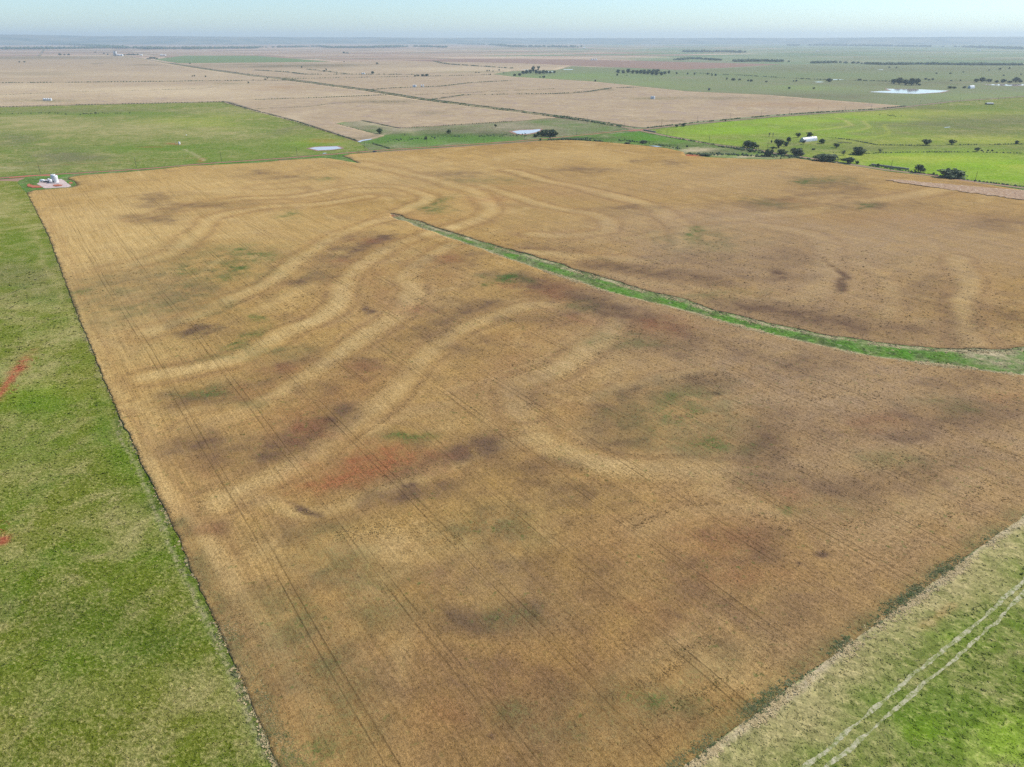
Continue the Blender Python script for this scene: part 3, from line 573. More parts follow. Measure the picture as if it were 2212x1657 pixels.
RANGE = WS([(1064, 160), (1108, 153.5), (1202, 151.5), (1236, 143), (1460, 152), (1562, 148), (1700, 140), (2500, 141), (3000, 205), (2212, 207.5), (2059, 218), (1958, 229.5), (1809, 217.5), (1659, 205), (1481, 197), (1381, 186.5), (1281, 176), (1106, 165.5)])
rgp = painter([('bright', 1240, 167, 110, 6, 0, .55), ('lush', 1320, 160, 200, 8, 0, .5), ('bright', 1400, 182, 100, 6, 0, .35), ('dull', 1960, 178, 100, 4, 0, .9), ('dull', 1700, 208, 150, 6, 0, .8), ('dull', 1800, 220, 120, 5, 0, .6), ('bright', 2140, 208, 120, 8, 0, .4), ('bright', 1740, 190, 80, 4, 0, .4), ('straw', 2160, 178, 90, 2, 0, .6), ('straw', 1500, 168, 40, 2, 0, .6), ('dull', 1820, 150, 300, 4, 0, .5), ('lush', 1750, 162, 250, 6, 0, .5)], [('dark', 5, .8, [(1500, 158), (1580, 162), (1760, 172), (1920, 176)]), ('dark', 5, .6, [(1290, 156), (1420, 154), (1560, 163)]), ('dark', 3, .7, [(2030, 193.5), (2120, 191.5), (2212, 194)])])
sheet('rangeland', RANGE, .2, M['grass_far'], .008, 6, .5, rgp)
MP = WS([(-500, 243), (0, 232), (165, 227.5), (480, 220.5), (553, 241), (638, 263), (728, 292), (773, 307), (800, 326), (760, 329.5), (653, 338), (553, 345.5), (450, 352), (300, 365), (175, 373), (62, 379.5), (0, 384), (-300, 406)])
mpp_ = painter([('straw', 60, 262, 60, 10, 0, .9), ('straw', 160, 275, 80, 10, 0, .7), ('yellow', 430, 262, 80, 10, 0, .5), ('straw', 300, 275, 60, 12, 0, .7), ('dull', 130, 340, 60, 14, 0, .9), ('dull', 20, 300, 40, 12, 0, .6), ('lush', 330, 320, 120, 6, 0, .9), ('lush', 440, 340, 40, 12, 0, .9), ('lush', 620, 320, 140, 14, 0, .6), ('bright', 680, 305, 50, 6, 0, .5), ('dull', 640, 275, 50, 5, 15, .6), ('straw', 470, 285, 80, 8, 0, .6), ('red', 384, 311.2, 9, 1., 0, .8), ('red', 330, 317.5, 18, 1., 0, .35), ('red', 445, 348, 14, 2.5, -25, .5), ('dull', 200, 240, 150, 4, 0, .5), ('lush', 180, 246, 160, 3, 0, .8), ('straw', 500, 240, 80, 5, 0, .5), ('red', 700, 303, 25, 3, 0, .4), ('pale', 30, 365, 30, 3, 0, .5)],
  [('dark', 1.2, 1., [(208, 313.5), (226, 315)]), ('dark', 1.3, 1., [(303, 316), (350, 317), (388, 315.5)]), ('dark', 1.2, 1., [(431, 318.5), (456, 321), (488, 323.5)]), ('red', 1.3, .25, [(0, 361), (110, 357.5), (250, 351), (340, 344), (420, 341)]), ('pale', 1.2, .7, [(395, 322), (425, 337), (445, 348)]), ('dark', 1.5, .9, [(20, 245.5), (48, 245.5)]), ('dark', 2, .9, [(100, 243.5), (130, 243.5)]), ('dark', 1.5, .7, [(270, 245.5), (360, 244.5), (540, 240.5)]), ('dark', 3, 1., [(0, 232), (165, 227.5), (480, 220.5)]), ('dark', 2.2, 1.1, [(480, 220.5), (553, 240.5), (638, 262.5), (728, 291.5), (774, 306)])])
sheet('pasture', MP, .12, M['grass_mid'], .0065, 2.0, .5, mpp_)
SCR = WS([(724, 266.8), (740, 264.2), (783, 261.2), (860.5, 277.6), (978, 270.7), (1106, 262.7), (1200, 255), (1268, 263), (1345, 279), (1206, 295.5), (1106, 304.5), (928, 316.5), (830, 322.5), (800, 325), (775, 308), (803, 301), (831, 294), (804, 288.8)])
scp = painter([('lush', 870, 300, 70, 9, 5, 1.6), ('bright', 900, 304, 70, 6, 0, 1.3), ('lush', 1020, 300, 90, 8, 0, 1.5), ('bright', 1050, 303, 50, 4, 0, 1.3), ('dark', 950, 292, 50, 3, 0, .7), ('dark', 1080, 291, 50, 4, 0, .7), ('straw', 800, 265, 50, 5, 0, .9), ('straw', 860, 281, 40, 4, 0, .9), ('pale', 830, 273, 40, 3, -15, .6), ('dull', 1000, 284, 120, 6, 0, .9), ('straw', 1130, 272, 60, 5, 0, .8), ('lush', 1230, 270, 40, 3, 0, .9), ('lush', 1170, 262, 30, 2.5, 0, .9), ('dull', 1130, 279, 50, 4, 0, .8), ('lush', 1280, 280, 60, 5, 0, .8), ('bright', 735, 267, 14, 2, 0, .9), ('lush', 800, 284, 16, 3, 0, 1.), ('pale', 810, 297, 14, 2, 20, .8)], [('dark', 1.6, 1., [(795, 308), (830, 318), (838, 320)]), ('dark', 1.4, .9, [(783, 262), (860, 278)]), ('dark', 2, .8, [(724, 267), (770, 279), (803, 288)])])
sheet('scrubland', SCR, .16, M['scrub'], .006, 2.0, .5, scp, lambda x, y, A: .5 * (fbm(x / 6, y / 6, 71) - .5) * .4)
WET = WS([(1150, 304), (1206, 299.5), (1281, 292), (1378, 284.5), (1438, 296.5), (1531, 313.5), (1643, 328), (1674, 335), (1729, 342.5), (1716, 343.5), (1659, 346.5), (1531, 342), (1483, 338.5), (1478, 329), (1440, 320.5), (1381, 313.5), (1306, 307), (1226, 302)])
wtp = painter([('dull', 1560, 329, 40, 4, 0, .8), ('pale', 1500, 327, 22, 3, 0, .9), ('pale', 1650, 341, 40, 1.8, 0, 1.), ('pale', 1570, 335, 16, 2, 0, .9), ('dark', 1260, 300, 50, 2, 0, .6), ('dark', 1240, 298.5, 40, 2, 0, .6), ('dark', 1400, 306, 18, 2, 0, .9), ('dark', 1440, 316, 40, 2.5, 0, .8), ('lush', 1380, 296, 60, 8, 0, .9), ('bright', 1420, 303, 60, 6, 0, .5), ('red', 1492, 337, 18, 2, 0, 1.), ('straw', 1510, 325, 26, 3, 0, .7), ('dark', 1524, 333, 30, 3, 0, .5), ('bright', 1600, 336, 50, 3, 0, .6)], [('dark', 2, .7, [(1181, 303.5), (1240, 301), (1300, 303)])])
sheet('wet_meadow', WET, .17, M['wet_grass'], .006, 2.0, .6, wtp, lambda x, y, A: .5 * (fbm(x / 6, y / 6, 73) - .5) * .4)
RB = WS([(1383, 280), (1431, 273.5), (1506, 266), (1659, 252.5), (1759, 245), (1884, 237.5), (1959, 230.5), (2059, 219), (2212, 208.5), (2900, 190), (3600, 330), (2212 + 700, 505), (2212, 403), (2109, 391.5), (2021, 378), (1921, 366), (1819, 351.5), (1729, 337), (1674, 329.5), (1643, 322.5), (1531, 308.5), (1438, 291.5)])
rbp = painter([('bright', 1560, 280, 130, 20, 0, 1.), ('bright', 1700, 262, 140, 12, 0, 1.), ('bright', 1820, 285, 120, 10, 0, .75), ('bright', 1880, 255, 60, 8, 0, .6), ('yellow', 1760, 262, 60, 5, 0, .4), ('bright', 2050, 350, 190, 22, 0, 1.1), ('bright', 2150, 375, 150, 20, 0, .9), ('yellow', 1960, 343, 130, 8, 0, .9), ('yellow', 2060, 340, 60, 6, 0, .8), ('yellow', 2195, 362, 30, 7, 0, 1.), ('yellow', 2100, 302, 120, 6, 0, .7), ('yellow', 1900, 305, 60, 6, 0, .6), ('dull', 1960, 268, 160, 10, 0, .9), ('dull', 2120, 262, 140, 9, 0, .7), ('yellow', 2000, 245, 200, 5, 0, .6), ('yellow', 1930, 256, 50, 4, 0, .6), ('dull', 1960, 318, 200, 6, 0, .9), ('lush', 1770, 320, 60, 6, 0, .7), ('dull', 1830, 305, 40, 4, 0, .8), ('dull', 1680, 305, 30, 6, 0, .9), ('dull', 1720, 314, 30, 4, 0, .9), ('dull', 1900, 290, 60, 5, 0, .5), ('lush', 2150, 235, 80, 5, 0, .5), ('dull', 1990, 234, 80, 3, 0, .7), ('dull', 1500, 276, 40, 2, 0, .6), ('dull', 2100, 288, 100, 4, 0, .5)],
  [('yellow', 3, .9, [(1806, 254), (1828, 262), (1832, 270), (1800, 277), (1740, 282)]), ('straw', 2.5, .7, [(1812, 254), (1834, 264), (1836, 272), (1800, 279), (1730, 285)]), ('yellow', 2.5, .8, [(1945, 250), (1951, 254), (1935, 257), (1880, 258), (1862, 263), (1876, 274), (1866, 281), (1840, 286)]), ('straw', 2, .6, [(1858, 262), (1872, 275), (1862, 283)]), ('yellow', 2.2, .8, [(2050, 275), (1990, 272), (1930, 268), (1905, 270), (1915, 278), (1928, 285), (1910, 293), (1840, 298)]), ('dark', 1.3, .9, [(2017, 293.5), (2045, 302), (2052, 304)]), ('dark', 1.8, 1., [(1790, 297), (1840, 303), (1895, 313.5), (1940, 314.5), (2000, 314.5), (2212, 311.5)]), ('dark', 1.3, .7, [(1800, 330), (1850, 333), (1960, 329), (2110, 329), (2212, 332)]), ('dark', 1.2, .8, [(2000, 321), (2010, 320), (2040, 324.5)]), ('dark', 2, .8, [(1660, 252.5), (1760, 245.5), (1884, 238.5), (1960, 231)]), ('dark', 2, .6, [(1990, 234), (2030, 236), (2080, 239)]), ('straw', 1.5, .5, [(1668, 320), (1700, 316), (1730, 309)]), ('dark', 1, .8, [(1566, 311), (1640, 301)]), ('dark', 1.5, .5, [(1930, 267), (1990, 272), (2040, 275.5)])])
sheet('green_pasture', RB, .14, M['grass_mid'], .0065, 2.2, .4, rbp)

# ---- dirt roads with grass verges
ROAD_W = [(-160, 396), (0, 385), (62, 380), (175, 374), (300, 366), (450, 353.5), (553, 346.5), (653, 339), (760.5, 330), (828, 324.3), (928, 318), (1106, 306), (1206, 297.2), (1281, 290), (1351, 282.4), (1378, 281.5)]
ROAD_SE = [(1378, 281.5), (1438.5, 293.6), (1531, 311), (1643.5, 325.3), (1674, 331.5), (1729, 339), (1819, 353.2), (1921.5, 368.2), (2021.5, 380.5), (2109, 394), (2212, 406.5), (2420, 432)]
ROAD_NE = [(1378, 281.5), (1431, 274.8), (1506, 267), (1659, 253.2), (1759, 246), (1884, 238.3), (1959, 230.8), (2059, 219), (2212, 208.7), (2500, 194)]
ROAD_NW = [(1378, 281.5), (1340, 273), (1268, 260.5), (1105, 239.2), (913, 215), (793, 195.3), (608, 170.7), (550, 164.5), (450, 150.7), (357, 136), (310, 127.5), (258, 120)]
def paint_verge(x, y):
    n = fbm(x / 7, y / 7, 51); return {'lush': np.clip(n * 2.4 - .7, 0, 1), 'dark': np.clip(fbm(x / 5, y / 5, 57) * 3 - 1.5, 0, .8), 'straw': np.clip(fbm(x / 10, y / 10, 58) * 3 - 1.7, 0, .7)}
for ln, vw, rw, m in ((ROAD_W, 17, 6.0, M['dirt']), (ROAD_SE, 15, 6.5, M['dirt2']), (ROAD_NE, 20, 6, M['dirt2']), (ROAD_NW, 22, 6, M['dirt2'])):
    L = np.array(resample(WS(ln), .01, 6, 0, False)); T = np.gradient(L, axis=0); T /= np.linalg.norm(T, axis=1)[:, None]; Nn = np.stack([-T[:, 1], T[:, 0]], 1)
    poly = [tuple(q) for q in L + Nn * vw / 2] + [tuple(q) for q in (L - Nn * vw / 2)[::-1]]
    zo = {17: .20, 15: .204, 20: .208, 22: .212}[vw]
    sheet('road_verge', poly, zo, M['wet_grass'] if vw < 20 else M['scrub'], .006, 2.4, .7, paint_verge)
    strip('dirt_road', ln, rw, .24 + {17: 0, 15: .004, 20: .008, 22: .012}[vw], m, .4)
c_ = W(1378, 281.5)
strip('dirt_road', [(c_[0] - 16, c_[1] - 9), (c_[0] + 16, c_[1] + 9)], 15, .262, M['dirt'], 2., 2., world_line=True)
strip('farm_track', [(20, 384), (80, 379.5), (118, 379)], 5.5, .252, M['red_soil'], 1.2)
# dry plough strip at the far right of the wheat, terrace mud
t = NT('ploughed_soil', .95, .05); p = t.pos()
cl = t.mix(t.rng(t.noise(p, .35, 5, .75), .40, .56), (.27, .165, .10), (.38, .25, .145)); cl = t.mix(t.rng(t.noise(p, .5, 5, .75), .56, .63), cl, (.58, .47, .34))
M['plough'] = t.done(cl, t.bump(t.noise(p, .8, 4, .7), 1, .6))
sheet('bare_soil', WS([(1905, 388), (1935, 389.5), (2010, 396), (2110, 405), (2212, 412.5), (2330, 424), (2330, 444), (2212, 433), (2120, 421), (2040, 409.5), (1975, 400), (1930, 393.5)]), .74, M['plough'], .004, 1.6, 2.4, None, lambda x, y, A: .5 * (fbm(x / 3, y / 3, 8) - .5))

# ---- ponds
def pond(pts, z=.30, bank=True, bw=1.6):
    w = WS(pts); c = np.mean(np.array(w), 0)
    ring = [(c[0] + (x - c[0]) * 1.0, c[1] + (y - c[1]) * 1.0) for x, y in w]
    out = []
    for x, y in ring:
        d = np.hypot(x - c[0], y - c[1]); out.append((x + (x - c[0]) / d * bw * 2.2, y + (y - c[1]) / d * bw * 4))
    if bank: sheet('mud_bank', out, z - .03, M['dirt2'], .004, 1.5, .5)
    sheet('pond', ring, z, M['water'], .004, 1.5, .5)
pond([(668, 321), (680, 318.5), (700, 317.5), (728, 316.7), (738, 321), (720, 323.5), (688, 325.2)])
pond([(696, 331.7), (704, 330.6), (706, 331.6), (699, 332.7)], .3, False)
pond([(772, 306.8), (780, 303.6), (800, 300.8), (806, 300.6), (800, 302.6), (783, 305.6), (778, 308)], .5, False)
pond([(1106, 284.5), (1122, 282), (1150, 281), (1166, 279.6), (1168, 281.5), (1158, 286), (1135, 290.5), (1118, 289.5)], .36, True, 2.5)
pond([(1401, 315.6), (1416, 315.8), (1430, 317.2), (1420, 318)], .5, False)
pond([(1878, 199), (1900, 197.2), (1926, 196.4), (1914, 192.2), (1980, 193), (2049, 196.3), (2029, 200), (1981.5, 203), (1929, 201.5)], .4, True, 3)
pond([(2124, 183.2), (2165, 182), (2208, 182), (2216, 184.3), (2190, 186), (2150, 184.6)], .4, True, 3)
pond([(1757, 177.2), (1770, 176.6), (1781, 177.4), (1768, 178.3)], .4, False)
pond([(1785, 171.6), (1810, 171.5), (1825, 172.4), (1800, 172.8)], .4, False)
pond([(2038, 275.4), (2052, 274.5), (2052, 275.4), (2042, 276)], .3, False)
pond([(1892, 150.6), (1908, 150.2), (1906, 151.2)], .4, False)
pond([(1126, 151.2), (1142, 150.4), (1140, 151.8)], .5, False); pond([(1216, 149.6), (1236, 149.8), (1238, 151.2), (1218, 150.8)], .5, False); pond([(1184, 154.5), (1196, 153.8), (1194, 155.4)], .5, False)
pond([(1840, 242), (1843, 240.5), (1846, 242)], .3, False) if False else None

sheet('pad_grass', WS([(38, 396), (40, 391), (62, 381.5), (150, 376.5), (180, 374.5), (182, 380), (149, 385), (147, 388), (162, 392), (169, 400), (156, 407.5), (114, 410.5), (73, 413.5), (58, 419), (50, 409)]), .215, M['wet_grass'], .004, 1.6, .5, paint_verge)
sheet('notch_grass', WS([(600, 345), (690, 338), (770, 331), (764, 334.5), (740, 338.5), (754, 343), (780, 356), (772, 356), (715, 345), (690, 344)]), .216, M['wet_grass'], .004, 1.6, .5, paint_verge)
sheet('verge_grass', WS([(180, 376), (324, 366.5), (450, 355.5), (600, 345.5), (603, 350), (553, 355), (400, 362), (324, 370.5), (249, 377), (180, 381)]), .217, M['wet_grass'], .004, 2, .5, paint_verge)
# ---- oil-well pads and soil scars
sheet('gravel_pad', WS([(88, 388.5), (133, 387.2), (144, 394), (154.5, 402.5), (149, 405), (98, 407.5), (80, 399), (84, 393)]), .26, M['gravel'], .002, 1.0, .7)
sheet('soil_patch', WS([(58, 400), (64, 398), (72, 401.5), (88, 402.6), (91, 406.2), (70, 406.5), (60, 403.5)]), .30, M['red_soil'], .002, 1.0, .6, None, lambda x, y, A: .5 * fbm(x / 2, y / 2, 5))
sheet('soil_patch', WS([(116, 400.5), (125, 399.4), (136, 400.4), (134, 402.6), (122, 403.8), (115, 402.6)]), .30, M['red_soil'], .002, 1.0, .4, None, lambda x, y, A: .7 * fbm(x / 2, y / 2, 6))
sheet('soil_patch', WS([(148, 394), (156, 393.5), (158, 396.5), (151, 397.5)]), .27, M['red_soil'], .002, 1.0, .5)

# ================================================================== STANDING CROP AND GRASS (close to the camera)
def tufts(name, poly, mat, painter_fn, zfn, n, dmax, size_px, tall, spread=.5):
    poly = [tuple(q) for q in poly]
    acc = []; tot = 0
    ang0, ang1 = math.radians(-57), math.radians(57)
    while tot < n:
        m = n
        r = np.exp(RNG.uniform(math.log(84), math.log(dmax), m)); a = RNG.uniform(ang0, ang1, m)
        x = r * np.sin(a); y = r * np.cos(a); k_ = inside(x, y, poly) & (RNG.random(m) > (r / dmax) ** 2); acc.append(np.stack([x[k_], y[k_]], 1)); tot += int(k_.sum())
        if len(acc) > 60: break
    P = np.concatenate(acc)[:n]; x, y = P[:, 0], P[:, 1]; d = np.hypot(np.hypot(x, y), CAM_H); n = len(x)
    A = painter_fn(x, y); z = zfn(x, y, A)
    s = size_px * d / 710. * RNG.uniform(.6, 1.3, n); hgt = s * tall * RNG.uniform(.3, 1.2, n)
    V = []; K = 3
    for b in range(K):
        a = RNG.uniform(0, 2 * np.pi, n); ca, sa = np.cos(a), np.sin(a)
        ox = x + RNG.uniform(-.5, .5, n) * s * spread; oy = y + RNG.uniform(-.5, .5, n) * s * spread
        l = RNG.uniform(.5, 1.1, n) * s; la = RNG.uniform(0, 2 * np.pi, n)
        V.append(np.stack([ox - ca * s * .5, oy - sa * s * .5, z - .05], 1)); V.append(np.stack([ox + ca * s * .5, oy + sa * s * .5, z - .05], 1))
        V.append(np.stack([ox + np.cos(la) * l, oy + np.sin(la) * l, z + hgt], 1))
    V = np.stack(V, 1).reshape(-1, 3)
    me = bpy.data.meshes.new(name); nv = len(V); nf = nv // 3
    me.vertices.add(nv); me.vertices.foreach_set('co', V.ravel().astype(np.float32))
    me.loops.add(nv); me.loops.foreach_set('vertex_index', np.arange(nv, dtype=np.int32))
    me.polygons.add(nf); me.polygons.foreach_set('loop_start', np.arange(0, nv, 3, dtype=np.int32))
    me.update(calc_edges=True)
    for c, val in A.items():
        at = me.attributes.new(c, 'FLOAT', 'POINT'); at.data.foreach_set('value', np.repeat(val, 9).astype(np.float32))
    o = link_mesh(name, me, mat); o['kind'] = 'stuff'; return o
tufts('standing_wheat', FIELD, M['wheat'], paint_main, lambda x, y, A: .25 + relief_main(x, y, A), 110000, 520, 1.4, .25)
PAST_W = FENCE + [(-470, 640), (-420, 60), (-120, -60)]
PAST_S = [(-19, 52.6), SB[0], SB[1], (420, 350), (470, 300), (330, 60), (60, -80)]
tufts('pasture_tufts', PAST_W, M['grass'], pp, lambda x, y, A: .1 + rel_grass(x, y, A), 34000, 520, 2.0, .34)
tufts('pasture_tufts', PAST_S, M['grass_mid'], rp, lambda x, y, A: .1 + rel_grass(x, y, A), 15000, 360, 2.0, .34)
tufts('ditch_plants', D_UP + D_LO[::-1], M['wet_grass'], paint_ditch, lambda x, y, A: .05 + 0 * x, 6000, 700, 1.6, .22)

def edge_tufts(name, line, mat, n, width, size, tall, z, off=0.):
    ln = np.array(resample(smooth(WS(line)), .001, .8, 0, False)); T = np.gradient(ln, axis=0); T /= np.linalg.norm(T, axis=1)[:, None] + 1e-9
    keep = np.clip(fbm(ln[:, 0] / 7, ln[:, 1] / 7, 88) - .36, 0.02, 1) ** 1.3; keep = keep / np.hypot(ln[:, 0], ln[:, 1]); keep /= keep.sum()
    i = RNG.choice(len(ln), n, p=keep); o_ = off + RNG.normal(size=n) * width
    x = ln[i, 0] - T[i, 1] * o_ + RNG.uniform(-.5, .5, n); y = ln[i, 1] + T[i, 0] * o_ + RNG.uniform(-.5, .5, n); V = []
    for b in range(4):
        s_ = size * RNG.uniform(.5, 1.3, n); h_ = tall * RNG.uniform(.4, 1.2, n); a = RNG.uniform(0, 6.28, n); ca, sa = np.cos(a), np.sin(a)
        ox, oy = x + RNG.uniform(-.4, .4, n), y + RNG.uniform(-.4, .4, n); la = RNG.uniform(0, 6.28, n); l = s_ * RNG.uniform(.4, 1, n)
        V += [np.stack([ox - ca * s_ * .5, oy - sa * s_ * .5, z + 0 * x], 1), np.stack([ox + ca * s_ * .5, oy + sa * s_ * .5, z + 0 * x], 1), np.stack([ox + np.cos(la) * l, oy + np.sin(la) * l, z + h_], 1)]
    V = np.stack(V, 1).reshape(-1, 3)
    o = link_mesh(name, mesh_np(name, V, np.arange(len(V)).reshape(-1, 3).tolist()), mat); o['kind'] = 'stuff'; return o
SEL = [(1420, 1700), (1480, 1650), (1650, 1524), (1800, 1414), (1990, 1274), (2120, 1179), (2240, 1094)]
WEL = [(62, 425), (105, 510), (160, 660), (250, 880), (375, 1140), (600, 1650), (640, 1740)]
edge_tufts('boundary_weeds', SEL, M['weeds'], 1100, .6, .5, .12, .26, .7)
edge_tufts('dry_margin_grass', SEL, M['straw'], 1500, .7, .5, .08, .19, -.9)
edge_tufts('boundary_weeds', WEL, M['weeds'], 700, .5, .55, .14, .15)
edge_tufts('boundary_weeds', [(400, 1195), (480, 1375), (560, 1560), (640, 1740)], M['weeds'], 900, 1.1, .5, .16, .22, 2.2)
edge_tufts('dry_margin_grass', [(400, 1195), (480, 1375), (560, 1560), (640, 1740)], M['straw'], 700, 1.0, .5, .12, .22, 1.6)
edge_tufts('dry_margin_grass', WEL, M['straw'], 900, .5, .55, .10, .2, .3)
DLP = [(845, 469), (907, 492), (974, 517), (1059, 546), (1147, 577), (1235, 605), (1323, 634), (1458, 668), (1560, 696), (1696.6, 732), (1833, 762.7), (1969, 783), (2105, 798.5), (2212, 812)]
DUP = [(842, 461), (866, 466), (942, 491), (1044.5, 524), (1141, 551), (1249.5, 584), (1366.6, 619.5), (1458, 641.6), (1526, 664), (1628, 691), (1765, 720), (1843, 732), (1969, 749), (2105, 755), (2212, 751)]
edge_tufts('dry_margin_grass', DLP, M['straw'], 2600, .8, .9, .16, .2); edge_tufts('dry_margin_grass', DUP, M['straw'], 1300, 1.4, .9, .18, .06, -2.5)
edge_tufts('boundary_weeds', DUP, M['weeds'], 700, 1.0, .9, .3, .0, -1.0)

# ================================================================== TREES AND SHRUBS
def leaf_mat(name, a, b, c):
    t = NT(name, .75, .25); n = t.noise(t.pos(), .9, 3); n2 = t.noise(t.pos(), .12, 2)
    col = t.mix(t.rng(n, .35, .65), a, b); return t.done(t.mix(t.math('MULTIPLY', t.rng(n2, .45, .65), .6), col, c))
M['leaf_dark'] = leaf_mat('leaves_dark', (.036, .062, .020), (.060, .092, .030), (.075, .092, .030))
M['leaf_mid'] = leaf_mat('leaves_mid', (.055, .09, .026), (.085, .125, .036), (.10, .115, .042))
M['leaf_grey'] = leaf_mat('leaves_grey', (.075, .095, .045), (.11, .125, .065), (.10, .10, .06))
M['bark'] = plain('bark', (.085, .068, .052), .9, .3, 3)
M['dead_wood'] = plain('dead_wood', (.16, .135, .11), .9, .25, 3)
def make_crown(seed, z0, lobes, nleaf, size, lean=0, ragged=.12):
    """leaf clumps over a set of lobes; unit tree: 1 wide, 1 tall"""
    r = np.random.default_rng(seed); L = []
    for i in range(lobes):
        a = r.uniform(0, 6.28); q = r.uniform(.05, .34) if i else 0; zc = z0 + (1 - z0) * r.uniform(.16, .80)
        rad = r.uniform(.16, .27) * (1.15 - .5 * abs(zc - .5)); 
        L.append((q * math.cos(a) + lean * (zc - .3), q * math.sin(a), zc, rad, (1 - z0) * r.uniform(.16, .26)))
    V = []; F = []
    for i in range(nleaf):
        cx, cy, cz, ra, rz = L[r.integers(len(L))]
        d = r.normal(size=3); d /= np.linalg.norm(d); k_ = r.uniform(.75, 1.12) if r.random() > .25 else r.uniform(.2, .8)
        p0 = np.array([cx + d[0] * ra * k_, cy + d[1] * ra * k_, max(z0 * .4 + .02, cz + d[2] * rz * k_)])
        nrm = d + r.normal(size=3) * .55; nrm /= np.linalg.norm(nrm)
        u = np.cross(nrm, r.normal(size=3)); u /= np.linalg.norm(u) + 1e-9; v = np.cross(nrm, u); s_ = size * r.uniform(.6, 1.4)
        b = len(V)
        for e, f_ in ((-1, -.5), (.1, -1), (1, .3), (0, 1)): V.append(p0 + (u * e + v * f_) * s_ * (1 + ragged * r.normal()))
        F.append((b, b + 1, b + 2, b + 3))
    return mesh_np('crown', V, F)
def make_trunk(seed, top, limbs, r0=.05, lean=0, twigs=0):
    r = random.Random(seed); m = MB()
    m.tube([(0, 0, -.04), (lean * .1, 0, top * .5), (lean * .3, .01, top)], [r0 * 1.3, r0, r0 * .75], 7)
    for i in range(limbs):
        a = i * 2.4 + r.random(); q = r.uniform(.16, .34); z1 = r.uniform(top + .12, .82)
        e = (q * math.cos(a) + lean * (z1 - .2), q * math.sin(a), z1); mid = (e[0] * .45 + lean * .1, e[1] * .45, top + (z1 - top) * .55)
        m.tube([(lean * .3, .01, top * .9), mid, e], [r0 * .6, r0 * .4, r0 * .15], 5)
        for k_ in range(twigs):
            a2 = r.uniform(0, 6.28); m.tube([mid, (mid[0] + .18 * math.cos(a2), mid[1] + .18 * math.sin(a2), min(1, z1 + r.uniform(.02, .2)))], [r0 * .3, r0 * .08], 4)
    return m.mesh('trunk')
VAR = {
 'round':  ([make_crown(10 + i, .06, 13, 900, .056) for i in range(3)], [make_trunk(10 + i, .26, 5) for i in range(3)]),
 'bush':   ([make_crown(20 + i, .0, 15, 950, .054) for i in range(3)], [make_trunk(20 + i, .10, 6, .03) for i in range(3)]),
 'spread': ([make_crown(30 + i, .14, 13, 800, .055) for i in range(2)], [make_trunk(30 + i, .36, 6) for i in range(2)]),
 'swept':  ([make_crown(40 + i, .12, 11, 700, .052, .4) for i in range(2)], [make_trunk(40 + i, .34, 5, .05, .5) for i in range(2)]),
 'sparse': ([make_crown(50 + i, .14, 9, 230, .042) for i in range(2)], [make_trunk(50 + i, .2, 8, .035, 0, 3) for i in range(2)]),
 'thin':   ([make_crown(60 + i, .40, 5, 260, .075) for i in range(2)], [make_trunk(60 + i, .46, 4, .045) for i in range(2)]),
}
DEAD = [make_trunk(70 + i, .35, 7, .05, .25, 4) for i in range(2)]
for n_, (cs, ts) in VAR.items():
    for m_ in ts: m_.materials.append(M['bark'])
for m_ in DEAD: m_.materials.append(M['dead_wood'])
CR_MAT = {}
def crown_in(me, mat):
    k_ = (me.name, mat)
    if k_ not in CR_MAT:
        c_2 = me.copy(); c_2.materials.clear(); c_2.materials.append(M[mat]); CR_MAT[k_] = c_2
    return CR_MAT[k_]
TC = [0]
def tree(name, label, px, py, w, h, var='round', mat='leaf_dark', cat='tree', group=None, z=.12, rz=None):
    TC[0] += 1; x, y = W(px, py); s = mpp(py)
    o = empty(name, (x, y, z), random.uniform(0, 6.28) if rz is None else rz)
    sw, sh = w * s * random.uniform(.97, 1.03) * 1.08, h * s * 1.04
    o.scale = (sw, sw * random.uniform(.85, 1.1), sh); tag(o, label, cat, group)
    if var == 'dead':
        link_mesh('trunk', DEAD[TC[0] % 2], None, o); return o
    cs, ts = VAR[var]; i = TC[0] % len(cs)
    tr = link_mesh('trunk' if cat == 'tree' else 'stem', ts[i], None, o)
    cr = link_mesh('crown' if cat == 'tree' else 'foliage', crown_in(cs[i], mat), None, o)
    return o
